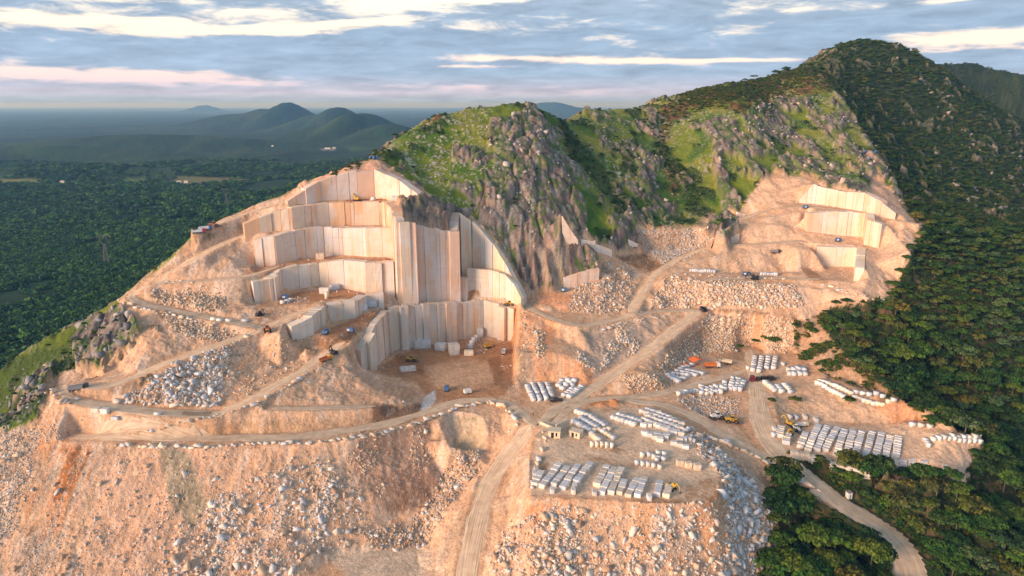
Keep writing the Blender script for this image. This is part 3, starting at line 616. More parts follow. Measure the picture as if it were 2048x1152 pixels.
def area(P, c, k=.8, jit=8, n=None):
    m = mask(P, jit)*mq*k; put(m if n is None else m*n, c); return m
sn = sstep(streak+.5*n_b, -.5, .4)
area([(60,870),(180,890),(200,960),(130,1060),(60,1100),(40,1000),(100,940)], ORANGE, .8, 14, sn); area([(120,900),(190,895),(175,960),(130,1010),(100,1000)], (.46, .17, .05), .9, 10, sn)
area([(200,900),(420,900),(400,1152),(180,1152)], PEACH, .6, 20); area([(318,895),(375,900),(415,1010),(385,1065),(335,990)], (.34, .27, .17), .95, 9)
area([(420,890),(650,890),(560,980),(460,990),(410,950)], (.64, .36, .21), .6, 14, sn)
area([(720,870),(860,850),(870,930),(900,990),(830,1030),(760,1020),(700,930)], (.40, .24, .155), .8, 12); area([(760,950),(850,930),(870,990),(800,1020)], (.30, .17, .11), .7, 12)
area([(905,835),(960,828),(975,900),(905,905)], (.56, .42, .26), .8, 6); area([(975,815),(1028,838),(1020,900),(950,960),(880,1100),(850,1100),(930,950),(985,880)], (.74, .44, .26), .8, 6)
area([(1060,995),(1440,1005),(1400,1030),(1060,1040)], (.66, .36, .19), .7, 8, sn); area([(1060,1000),(1110,1010),(1080,1060),(1040,1050)], (.55, .24, .11), .7, 8); area([(1270,1010),(1310,1010),(1300,1100),(1270,1100)], (.58, .30, .14), .8, 6); area([(1380,1000),(1440,985),(1460,1010),(1420,1100),(1400,1100)], (.52, .25, .11), .7, 9)
area([(640,1100),(700,1090),(860,1095),(850,1160),(700,1160)], DUST, .8, 8)
area([(370,845),(750,835),(752,872),(600,880),(420,880)], (.58, .36, .20), .7, 6); area([(440,850),(480,845),(485,880),(440,880)], (.36, .21, .12), .7, 6); area([(530,845),(560,842),(560,878),(530,880)], (.38, .23, .13), .6, 6)
area([(745,805),(800,815),(842,805),(850,828),(800,850),(745,850)], (.20, .11, .065), .85, 5)
area([(765,760),(840,780),(838,812),(770,805)], (.46, .25, .14), .7, 8, sn); area([(690,740),(750,750),(740,800),(680,790)], (.52, .32, .20), .6, 8)
# pit floor
PIT = [(752,745),(770,728),(800,705),(850,692),(930,680),(1025,685),(1028,765),(1010,790),(950,798),(860,805),(846,790),(835,765)]
area(PIT, BROWN, .88, 7); area([(850,735),(900,722),(960,722),(1000,735),(990,765),(940,775),(870,775)], TAN*.95, .85, 16); area([(830,705),(900,695),(985,700),(975,715),(860,722)], (.42, .22, .10), .6, 6); area([(790,708),(840,720),(850,750),(800,745)], (.30, .14, .06), .7, 6)
area([(975,720),(1000,710),(1010,760),(990,770)], (.28, .135, .06), .8, 5); area([(800,732),(830,730),(832,742),(802,744)], (.72, .66, .60), .9, 2)
area([(848,795),(870,780),(872,800),(850,828),(838,830)], (.60, .58, .56), .85, 3)
area([(622,690),(650,660),(700,640),(745,622),(775,615),(770,632),(730,655),(690,690),(660,700)], BROWN, .95, 4); area([(600,690),(640,700),(625,712),(600,705)], (.34, .2, .1), .6, 4)
area([(555,598),(600,582),(640,580),(740,590),(770,600),(690,598),(600,606),(556,612)], BROWN*1.1, .95, 4); area([(650,575),(700,574),(735,585),(700,590)], (.50, .22, .10), .8, 3)
area([(480,540),(560,526),(640,514),(780,516),(790,525),(640,528),(560,540),(500,550)], (.46, .24, .13), .8, 4); area([(545,463),(690,450),(770,450),(770,460),(690,460)], (.56, .33, .19), .7, 4); area([(690,395),(770,392),(790,405),(690,408)], (.42, .18, .08), .85, 3)
area([(938,575),(1030,588),(1035,602),(940,600)], (.46, .27, .15), .8, 4); area([(950,592),(1010,592),(1010,600),(955,604)], (.74, .66, .58), .7, 3)
# top cut
area([(560,396),(640,350),(745,322),(800,345),(890,400),(840,392),(760,345),(700,345),(640,372)], (.72, .40, .25), .9, 5)
area([(1035,625),(1090,620),(1130,680),(1060,700),(1035,690)], (.66, .30, .14), .85, 8, sn); area([(1050,702),(1130,706),(1180,735),(1190,772),(1060,765)], (.68, .32, .15), .85, 7, sn); area([(1032,690),(1065,700),(1062,760),(1040,750)], (.27, .20, .14), .8, 5)
area([(1060,580),(1180,590),(1140,625),(1060,600)], (.60, .27, .13), .8, 6)
area([(1172,812),(1188,795),(1215,790),(1240,800),(1238,815)], (.50, .22, .09), .9, 5)
area([(1225,512),(1290,508),(1328,530),(1300,545),(1260,530)], (.25, .135, .065), .9, 5)
area([(1170,660),(1330,640),(1300,690),(1200,745),(1170,730)], (.44, .34, .26), .65, 9); area([(1330,690),(1400,660),(1410,690),(1340,740)], (.42, .31, .21), .8, 7)
area([(1440,615),(1540,625),(1540,630),(1440,624)], (.25, .14, .08), .9, 3)
area([(1600,535),(1700,538),(1704,560),(1640,570),(1620,560)], (.36, .20, .11), .85, 4); area([(1640,536),(1670,536),(1668,548),(1635,548)], (.56, .27, .12), .9, 3); area([(1565,452),(1630,460),(1620,470),(1570,468)], (.45, .2, .09), .8, 4)
area([(1500,360),(1600,355),(1620,365),(1600,400),(1510,410)], (.80, .50, .30), .8, 6); area([(1735,350),(1790,395),(1815,440),(1760,400)], (.72, .40, .25), .8, 6); area([(1490,440),(1800,450),(1820,500),(1780,600),(1700,600),(1600,520),(1500,540)], (.76, .49, .31), .65, 8)
area([(1430,575),(1800,575),(1780,605),(1640,640),(1600,620)], (.76, .50, .32), .6, 8)
area([(1640,600),(1700,610),(1790,605),(1700,700),(1620,660)], (.50, .32, .2), .6, 8)
# yards: trodden dust, wet brown rims
YARD = [(1070,880),(1100,835),(1260,812),(1330,830),(1390,880),(1440,950),(1440,985),(1400,1005),(1060,985)]
area(YARD, (.72, .53, .36), .85, 8); 
for P in ([(1060,990),(1200,1000),(1440,985),(1440,1008),(1060,1003)], [(1085,905),(1100,930),(1085,945),(1070,930)], [(1160,905),(1280,930),(1270,940),(1160,915)], [(1370,965),(1440,955),(1440,1005),(1370,1000)], [(1120,860),(1150,850),(1260,905),(1250,912),(1170,890)], [(1080,830),(1200,818),(1320,805),(1320,812),(1160,830),(1080,845)], [(1505,700),(1520,700),(1525,790),(1530,850),(1515,850),(1505,780)], [(1290,795),(1480,745),(1490,752),(1300,802)], [(1450,695),(1500,705),(1500,725),(1440,712)], [(1540,845),(1620,850),(1620,880),(1600,885),(1570,860)], [(1320,770),(1350,780),(1330,788)]):
    area(P, (.34, .175, .08), .65, 6, sstep(n_b+n_c*.5, -.5, .4))
area([(1570,855),(1850,850),(1960,880),(1910,950),(1800,955),(1570,905)], (.68, .47, .31), .7, 8); area([(1560,790),(1700,800),(1800,845),(1560,840)], (.66, .44, .28), .7, 6)
area([(1590,640),(1640,640),(1700,720),(1760,770),(1840,800),(1800,840),(1700,790),(1590,700)], (.44, .27, .15), .6, 8)
area([(1740,800),(1810,800),(1860,850),(1790,850)], (.60, .27, .13), .6, 7)
shr = np.maximum(mask([(1590,645),(1650,630),(1690,700),(1760,765),(1840,815),(1760,800),(1690,765),(1590,710)], 9), mask([(1570,905),(1600,905),(1700,945),(1790,965),(1800,990),(1700,990),(1610,935)], 7))
shr = shr*sstep(n_b+.4*n_c, -.3, .25); put(shr*.85, (.075, .06, .025)); GZ += shr*np.abs(n_c)*1.4
for P in ([(280,745),(310,745),(300,790),(278,780)], [(290,650),(320,650),(330,675),(300,670)], [(300,590),(335,595),(330,640),(305,620)], [(400,470),(430,465),(430,480),(340,500)], [(490,430),(530,425),(525,440),(490,445)]):
    m = mask(P, 7)*mq*sstep(n_c, -.3, .3); put(m*.8, (.07, .07, .03)); GZ += m*.8
# relief of tipped and cut ground
flat = sstep(RD, -.5, 3)*sstep(SLOPE, .16, .42)
GZ += mq*flat*(n_b*.85+streak*.09+n_c*.12+ridge(GX/7+n_b*1.6, GY/26, 4, 240)*.55-.3)*sstep(WD, 1.5, 4)
GZ += mq*(1-flat)*sstep(RD, -.5, 2)*(n_b*.12)
rr = sstep(fbm(GX/.9, GY/.9, 2, 250), .35, .6)*mq*flat*sstep(WD, 2, 4); GZ += rr*.15; put(rr*.4, (.66, .52, .40))
k_ = 1-sstep(RD, -.3, 1.3); GZ = np.where(pl > .5, GZ, GZ*(1-k_)+GZ0*k_)
COL = np.clip(COL*(1+.10*n_c[..., None]*(mq*.7+.3)[..., None]), 0, .9).astype(np.float32)
print('cover', round(time.time()-T0, 1))

def ground_z(x, y):
    """height of the finished ground"""
    x = np.atleast_1d(np.asarray(x, float)); y = np.atleast_1d(np.asarray(y, float))
    r = np.clip(np.searchsorted(Yr, y)-1, 0, NR-2); fy = np.clip((y-Yr[r])/(Yr[r+1]-Yr[r]), 0, 1)
    c = (x/y+1.02)/2.04*(NS-1); c0 = np.clip(np.floor(c).astype(int), 0, NS-2); fx = np.clip(c-c0, 0, 1)
    return (GZ[r, c0]*(1-fx)+GZ[r, c0+1]*fx)*(1-fy)+(GZ[r+1, c0]*(1-fx)+GZ[r+1, c0+1]*fx)*fy
EL = (GZ-EYE)/GY
def hit(u, v, n=40):
    """the place on the ground seen at (u, v)"""
    a, y, d = ray(u, v); s = a/y; c = (s+1.02)/2.04*(NS-1); c0 = int(np.clip(math.floor(c), 0, NS-2)); f = c-c0
    prof = EL[:, c0]*(1-f)+EL[:, c0+1]*f; k = np.nonzero(prof >= d/y)[0]
    if not len(k): return None
    k = k[0]
    if k == 0: Yv = Yr[0]
    else:
        e0, e1 = prof[k-1], prof[k]; Yv = Yr[k-1]+(Yr[k]-Yr[k-1])*np.clip((d/y-e0)/(e1-e0+1e-12), 0, 1)
    x = s*Yv; return Vector((x, Yv, float(ground_z(x, Yv)[0])))

def build_ground():
    me = bpy.data.meshes.new('ground'); V_ = np.stack([GX, GY, GZ], -1).reshape(-1, 3)
    i = np.arange(NR*NS).reshape(NR, NS); F = np.stack([i[:-1, :-1], i[:-1, 1:], i[1:, 1:], i[1:, :-1]], -1).reshape(-1, 4)
    grid_mesh(me, V_, F); me.polygons.foreach_set('use_smooth', np.ones(len(F), bool)); set_col(me, COL.reshape(-1, 3))
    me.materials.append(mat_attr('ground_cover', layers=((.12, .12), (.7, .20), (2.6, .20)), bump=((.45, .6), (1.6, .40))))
    o = bpy.data.objects.new('ground', me); C.objects.link(o); tag(o, 'quarry ground, craggy green hills and wooded plain', kind='structure')
build_ground()
def build_haze():
    x0, x1, y0, y1, z0, z1 = -90000, 90000, -400, 64000, -140, 268
    v = [(x, y, z) for z in (z0, z1) for y in (y0, y1) for x in (x0, x1)]
    o = mesh_obj('haze', v, [(0, 2, 3, 1), (4, 5, 7, 6), (0, 1, 5, 4), (2, 6, 7, 3), (0, 4, 6, 2), (1, 3, 7, 5)])
    m = bpy.data.materials.new('thin_air'); m.use_nodes = True; nt = m.node_tree; nt.nodes.clear()
    p = nt.nodes.new('ShaderNodeVolumePrincipled'); p.inputs['Color'].default_value = (.22, .48, .84, 1); p.inputs['Density'].default_value = 0.78e-4; p.inputs['Anisotropy'].default_value = .2; p.inputs['Absorption Color'].default_value = (1, 1, 1, 1)
    out = nt.nodes.new('ShaderNodeOutputMaterial'); nt.links.new(p.outputs[0], out.inputs['Volume']); o.data.materials.append(m)
    tag(o, 'thin blue haze over the plain', kind='stuff')
build_haze()
print('ground', round(time.time()-T0, 1))

# ================================================================ QUARRY FACES
TINTS_ = {'grey': [(.60, .57, .53), (.66, .62, .55), (.55, .54, .53), (.70, .62, .50), (.50, .51, .52)], 'cream': [(.68, .60, .47), (.70, .62, .50), (.64, .55, .42), (.66, .60, .52)], 'white': [(.74, .68, .60), (.70, .66, .62), (.72, .60, .46), (.76, .70, .64)],
         'pink': [(.74, .55, .43), (.72, .60, .48), (.74, .50, .36), (.70, .60, .50)], 'orange': [(.70, .50, .30), (.74, .60, .42), (.72, .48, .28), (.70, .58, .44)], 'yellow': [(.62, .55, .42), (.66, .56, .38), (.56, .53, .48), (.64, .60, .52)]}
TINTS = {'grey': [(.74, .68, .58), (.78, .71, .60), (.68, .65, .60), (.80, .72, .58)], 'cream': [(.80, .69, .53), (.82, .72, .58), (.78, .66, .50), (.80, .72, .62)], 'white': [(.82, .74, .64), (.80, .74, .68), (.82, .70, .56), (.84, .78, .70)],
         'pink': [(.84, .64, .50), (.84, .69, .56), (.84, .58, .42), (.82, .68, .57)], 'orange': [(.84, .56, .33), (.84, .64, .44), (.84, .50, .28), (.84, .68, .50)], 'yellow': [(.78, .70, .54), (.80, .70, .50), (.72, .69, .62), (.80, .74, .62)]}
def mat_marble():
    m, nt, b = mat_new('cut_marble'); N = nt.nodes; L = nt.links
    at = N.new('ShaderNodeAttribute'); at.attribute_name = 'Col'; tc = N.new('ShaderNodeTexCoord')
    def nz(scale, st, lo, hi, det=5):
        mp = N.new('ShaderNodeMapping'); mp.inputs['Scale'].default_value = st; L.new(tc.outputs['Object'], mp.inputs[0])
        n = N.new('ShaderNodeTexNoise'); n.inputs['Scale'].default_value = scale; n.inputs['Detail'].default_value = det; n.inputs['Roughness'].default_value = .6; L.new(mp.outputs[0], n.inputs['Vector'])
        r = N.new('ShaderNodeMapRange'); r.inputs[1].default_value = lo; r.inputs[2].default_value = hi; L.new(n.outputs[0], r.inputs[0]); return r.outputs[0], n.outputs[0]
    def mx(f, a, c, k=1.0):
        x = N.new('ShaderNodeMix'); x.data_type = 'RGBA'
        if k != 1: q = N.new('ShaderNodeMath'); q.operation = 'MULTIPLY'; L.new(f, q.inputs[0]); q.inputs[1].default_value = k; f = q.outputs[0]
        L.new(f, x.inputs[0]); L.new(a, x.inputs[6]); x.inputs[7].default_value = (*c, 1); return x.outputs[2]
    col = at.outputs['Color']
    f, _ = nz(.16, (1, 1, .10), .52, .68); col = mx(f, col, (.80, .45, .22), .75)      # rust runs down the cut
    f, _ = nz(.42, (1, 1, .045), .66, .72); col = mx(f, col, (.26, .16, .11), .65)      # dark seep streaks
    f, _ = nz(.09, (1, 1, .6), .50, .60); col = mx(f, col, (.82, .78, .74), .45)
    f, _ = nz(1.2, (1, 1, .25), .4, .75); col = mx(f, col, (.60, .50, .40), .18)
    L.new(col, b.inputs['Base Color']); b.inputs['Roughness'].default_value = .75; b.inputs['Specular IOR Level'].default_value = .25
    f, _ = nz(3.2, (1, 1, .012), .42, .62, 2); col = mx(f, col, (.46, .38, .30), .22)
    f, _ = nz(.8, (.08, .08, 1.2), .60, .66, 2); col = mx(f, col, (.50, .40, .30), .25)
    L.new(col, b.inputs['Base Color'])
    _, h = nz(.9, (1, 1, .12), 0, 1); bp = N.new('ShaderNodeBump'); bp.inputs['Distance'].default_value = .12; L.new(h, bp.inputs['Height']); L.new(bp.outputs[0], b.inputs['Normal'])
    return m
M_MARBLE = mat_marble()
def build_wall(name, P, k, seed):
    rnd = random.Random(seed); amp = k.get('amp', 1); thick = k.get('thick', 5.4); tints = TINTS[k.get('tint', 'cream')]
    verts = []; faces = []; cols = []
    for i in range(len(P)-1):                        # panels between saw cuts
        a, b = P[i], P[i+1]; L = math.hypot(*(b-a)[:2]);
        if L < .8: 
            cuts = [0, 1]
        else:
            cuts = [0]
            while cuts[-1] < 1: cuts.append(min(1, cuts[-1]+(rnd.uniform(3.5, 7.5) if name == 'main' else rnd.choice((3.5, 6, 9, 12))*rnd.uniform(.8, 1.2))/L))
            if 1-cuts[-2] < 1.0/L and len(cuts) > 2: cuts.pop(-2)
        t = (b-a)[:2]/max(L, 1e-6); n = np.array((t[1], -t[0]))
        for c0, c1 in zip(cuts[:-1], cuts[1:]):
            out = rnd.choice((0, 0, 0, .2, .6, 1))*amp*rnd.uniform(.6, 1); gap = min(.09, .02*(c1-c0)*L)/max(L, .01)
            if amp == 0: out = 0
            tint = np.array(rnd.choice(TINTS['orange'] if name == 'central' and i < 5 and rnd.random() < .6 else tints))*np.array((1.0, .955, .925))*rnd.uniform(.90, 1.03); rows = 7; base = len(verts)
            p0 = a+(b-a)*(c0+gap); p1 = a+(b-a)*(c1-gap)
            lean = rnd.uniform(0, .02); dz0 = rnd.uniform(-.5, .4)*min(1, amp+.3)
            top0, top1 = p0[3]+dz0+rnd.uniform(-.15, .15), p1[3]+dz0+rnd.uniform(-.15, .15); nc = 3
            for r in range(rows+1):
                f = r/rows
                for c in range(nc+1):
                    q = p0+(p1-p0)*c/nc; zt = top0+(top1-top0)*c/nc; zb = q[2]-3.5; z = zb+(zt-zb)*f
                    o = out-lean*(z-q[2])+rnd.uniform(-.05, .05)
                    verts.append((q[0]+n[0]*o, q[1]+n[1]*o, z)); cols.append(tint*rnd.uniform(.95, 1.05))
            for r in range(rows):
                for c in range(nc):
                    v = base+r*(nc+1)+c; faces.append((v, v+1, v+nc+2, v+nc+1))
            bk = len(verts)                          # back edge, then sides and top
            for r in range(rows+1):
                for c in (0, nc):
                    q = p0+(p1-p0)*c/nc; v = verts[base+r*(nc+1)+c]; verts.append((q[0]-n[0]*thick, q[1]-n[1]*thick, v[2])); cols.append(tint*.95)
            for r in range(rows):
                l0 = base+r*(nc+1); l1 = l0+nc+1; faces.append((bk+2*r, l0, l1, bk+2*r+2)); faces.append((l0+nc, bk+2*r+1, bk+2*r+3, l1+nc)); faces.append((bk+2*r+1, bk+2*r, bk+2*r+2, bk+2*r+3))
            tl = base+rows*(nc+1); faces.append(tuple([tl+c for c in range(nc+1)]+[bk+2*rows+1, bk+2*rows]))
    o = mesh_obj('quarry_face', verts, faces, M_MARBLE); set_col(o.data, np.array(cols)); tag(o, kind='structure'); return o
WL = {'main': 'grey white stepped saw cut face above the pit floor', 'mid_low': 'low grey saw cut face behind the brown middle bench', 'mid': 'cream ribbed cut face behind the boulder strewn bench', 'upper_mid': 'white panelled cut face on the fourth bench', 'upper': 'low orange stained cut face below the summit bench', 'top': 'pale pink cut face under the top of the quarry', 'central': 'tall pink and white buttress of cut stone in the middle', 'central_foot': 'small square step at the foot of the tall buttress', 'recess': 'tall yellow streaked face in the recess right of the buttress', 'recess_foot': 'lower face in the recess with a ledge along its top', 'right_top': 'uppermost pale face of the right hand quarry', 'right_mid': 'cream middle face of the right hand quarry', 'right_low': 'lowest cream face of the right hand quarry above brown pool of earth', 'fin': 'pointed white fin of cut stone against the dark crag', 'ledge_a': 'low white cut ledge along the foot of the green hill', 'ledge_b': 'short white cut at the right end of the green hill foot', 'ledge_c': 'pinkish squared ledge beside the crag foot', 'ledge_d': 'small cream cut below the grassy knoll', 'ledge_e': 'small white slab face beside the grassy knoll'}
for i, (name, P, k) in enumerate(WALLS):
  if not k.get('hidden'): tag(build_wall(name, P, k, 11+i), WL[name])

# ================================================================ DIRT ROADS
def mat_road():
    m, nt, b = mat_new('rolled_dust'); N = nt.nodes; L = nt.links
    uv = N.new('ShaderNodeUVMap'); uv.uv_map = 'UVMap'; tc = N.new('ShaderNodeTexCoord')
    mp = N.new('ShaderNodeMapping'); mp.inputs['Scale'].default_value = (1.5, .035, 1); L.new(uv.outputs[0], mp.inputs[0])
    n = N.new('ShaderNodeTexNoise'); n.inputs['Scale'].default_value = 1.6; n.inputs['Detail'].default_value = 4; n.inputs['Distortion'].default_value = .3; L.new(mp.outputs[0], n.inputs['Vector'])
    r = N.new('ShaderNodeValToRGB'); L.new(n.outputs[0], r.inputs[0]); e = r.color_ramp.elements
    e[0].position = .32; e[0].color = (.52, .33, .18, 1); e[1].position = .68; e[1].color = (.78, .61, .44, 1); x = e.new(.5); x.color = (.71, .53, .36, 1)
    n2 = N.new('ShaderNodeTexNoise'); n2.inputs['Scale'].default_value = .25; n2.inputs['Detail'].default_value = 5; L.new(tc.outputs['Object'], n2.inputs['Vector'])
    mr = N.new('ShaderNodeMapRange'); mr.inputs[1].default_value = .3; mr.inputs[2].default_value = .7; mr.inputs[3].default_value = .82; mr.inputs[4].default_value = 1.15; L.new(n2.outputs[0], mr.inputs[0])
    vm = N.new('ShaderNodeVectorMath'); vm.operation = 'SCALE'; L.new(r.outputs[0], vm.inputs[0]); L.new(mr.outputs[0], vm.inputs['Scale'])
    L.new(vm.outputs[0], b.inputs['Base Color']); b.inputs['Roughness'].default_value = .95; b.inputs['Specular IOR Level'].default_value = .15
    bp = N.new('ShaderNodeBump'); bp.inputs['Distance'].default_value = .25; L.new(n.outputs[0], bp.inputs['Height']); L.new(bp.outputs[0], b.inputs['Normal'])
    return m
M_ROAD = mat_road()
def build_road(c, w01, seed):
    d = np.gradient(c[:, :2], axis=0); d /= np.linalg.norm(d, axis=1)[:, None]+1e-9; n = np.stack([d[:, 1], -d[:, 0]], 1)
    s = np.concatenate([[0], np.cumsum(np.linalg.norm(np.diff(c[:, :2], axis=0), axis=1))]); NC = 9; rnd = random.Random(seed)
    wob = fbm(s/7, s*0+seed, 2, 300+seed)*.9; wob2 = fbm(s/7, s*0+seed+5, 2, 400+seed)*.9
    verts = []; uvs = []
    for i in range(len(c)):
        endt = min(1, (s[i]+1.5)/5, (s[-1]-s[i]+1.5)/5); tt_ = s[i]/s[-1]; hw = w01[0]+(w01[1]-w01[0])*tt_; l = -(hw-.6+wob[i])*endt; r = (hw-.6+wob2[i])*endt
        for j in range(NC):
            o = l+(r-l)*j/(NC-1); x = c[i, 0]+n[i, 0]*o; y = c[i, 1]+n[i, 1]*o
            verts.append((x, y, 0)); uvs.append((o, s[i]))
    v = np.array(verts); v[:, 2] = ground_z(v[:, 0], v[:, 1])+.16; e = np.arange(len(v)) % NC
    v[(e == 0) | (e == NC-1), 2] -= .22
    me = bpy.data.meshes.new('dirt_road'); i = np.arange(len(v)).reshape(-1, NC); F = np.stack([i[:-1, :-1], i[:-1, 1:], i[1:, 1:], i[1:, :-1]], -1).reshape(-1, 4)
    grid_mesh(me, v, F[:, ::-1] if False else F); ul = me.uv_layers.new(name='UVMap'); ul.data.foreach_set('uv', np.array(uvs, np.float32)[F.ravel()].ravel())
    me.polygons.foreach_set('use_smooth', np.ones(len(F), bool)); me.materials.append(M_ROAD)
    o = bpy.data.objects.new('dirt_road', me); C.objects.link(o); return tag(o, kind='structure')
for i, (c, hw) in enumerate(ROADS): build_road(c, ROADW[i], i)
print('faces, roads', round(time.time()-T0, 1))

# ================================================================ STONES
rng = np.random.default_rng(7)
def hull_proto(seed, flat=.8, n=11, boxy=.5):
    r = np.random.default_rng(seed); p = r.uniform(-1, 1, (n, 3)); p = np.sign(p)*np.abs(p)**boxy; p[:, 2] *= flat
    p *= r.uniform(.8, 1.0, (n, 1)); bm = bmesh.new(); vs = [bm.verts.new(q) for q in p]
    res = bmesh.ops.convex_hull(bm, input=vs); bmesh.ops.delete(bm, geom=[g for g in res['geom_interior'] if isinstance(g, bmesh.types.BMVert)], context='VERTS')
    bmesh.ops.triangulate(bm, faces=bm.faces[:]); bm.verts.ensure_lookup_table(); bm.verts.index_update()
    V_ = np.array([v.co for v in bm.verts]); F = np.array([[v.index for v in f.verts] for f in bm.faces]); bm.free(); return V_, F
HULLS = [hull_proto(s, .75, 8+s % 3, .28) for s in range(14)]
M_STONE = mat_attr('broken_stone', rough=.9, layers=((1.1, .14),), bump=((1.6, .18),))
S_WHITE = [(.70, .66, .60), (.62, .60, .58), (.74, .66, .54), (.55, .54, .55), (.72, .58, .44)]
S_BLUE = [(.66, .66, .67), (.74, .72, .69), (.60, .60, .61), (.74, .69, .62)]
S_CREAM = [(.74, .62, .46), (.70, .54, .38), (.76, .68, .56), (.66, .48, .32), (.60, .54, .46)]
S_PINK = [(.74, .58, .46), (.70, .52, .40), (.74, .66, .58), (.64, .60, .56), (.66, .44, .30)]
S_DARK = [(.46, .36, .26), (.56, .44, .32), (.40, .35, .31), (.62, .54, .44), (.50, .34, .22)]
S_GREY = [(.42, .37, .33), (.50, .45, .40), (.56, .50, .43), (.34, .30, .27)]
CELLA = GY*GY                                        # relative cell area
def stones(name, m, count, size, tints, seed, label, sink=.42, stretch=1.0, upright=0, powr=2.1):
    """m: weight over the ground; sizes follow a steep law from size[0] to size[1]"""
    r = np.random.default_rng(seed); w = (m*CELLA*VIS).ravel(); tot = w.sum()
    if tot <= 0: print('empty', name); return
    cs = np.cumsum(w); k = np.searchsorted(cs, r.uniform(0, tot, count)); k = np.clip(k, 0, len(w)-1); row, colm = k//NS, k % NS
    x = GX[row, colm]+r.uniform(-.5, .5, count)*.0016*GY[row, colm]; y = GY[row, colm]+r.uniform(-.5, .5, count)*.0016*GY[row, colm]
    z = ground_z(x, y); sz = size[0]*(1-r.uniform(0, 1, count)*(1-(size[1]/size[0])**(-powr)))**(-1/powr)
    Vs, Fs, Cs = [], [], []; base = 0; pid = r.integers(0, len(HULLS), count); tt = np.array(list(tints)+([(.58, .39, .25), (.50, .34, .22), (.64, .46, .31)] if name == 'rubble' else []))
    for p, (hv, hf) in enumerate(HULLS):
        i = np.nonzero(pid == p)[0]; n = len(i)
        if not n: continue
        q = r.normal(size=(n, 4)); q[:, 0] += 1.2; 
        if upright: q[:, 1:3] *= .25
        q /= np.linalg.norm(q, axis=1)[:, None]; a, b, c, d = q.T
        R = np.stack([1-2*(c*c+d*d), 2*(b*c-a*d), 2*(b*d+a*c), 2*(b*c+a*d), 1-2*(b*b+d*d), 2*(c*d-a*b), 2*(b*d-a*c), 2*(c*d+a*b), 1-2*(b*b+c*c)], -1).reshape(n, 3, 3)
        sc3 = np.stack([sz[i]*r.uniform(.75, 1.3, n), sz[i]*r.uniform(.6, 1.0, n), sz[i]*r.uniform(.55, .95, n)*stretch], -1)*.5
        v = np.einsum('nij,nvj->nvi', R, hv[None]*sc3[:, None, :]); v[..., 0] += x[i][:, None]; v[..., 1] += y[i][:, None]; v[..., 2] += (z[i]+sz[i]*(.5-sink)*.7)[:, None]
        Vs.append(v.reshape(-1, 3)); Fs.append((hf[None]+(np.arange(n)*len(hv))[:, None, None]+base).reshape(-1, 3)); base += n*len(hv)
        col = tt[r.integers(0, len(tt), n)]*r.uniform(.8, 1.1, (n, 1)); Cs.append(np.repeat(col, len(hv), 0))
    me = bpy.data.meshes.new(name); grid_mesh(me, np.vstack(Vs), np.vstack(Fs)); set_col(me, np.clip(np.vstack(Cs), 0, .85)); me.materials.append(M_STONE)
    o = bpy.data.objects.new(name, me); C.objects.link(o); tag(o, label, 'rubble', kind='stuff'); return o
def pm(P, jit=10): return mask(P, jit)*(RD > .3)*(WD > .8)
clump = sstep(fbm(GX/6+n_a*.8, GY/24, 4, 500), -.05, .4)
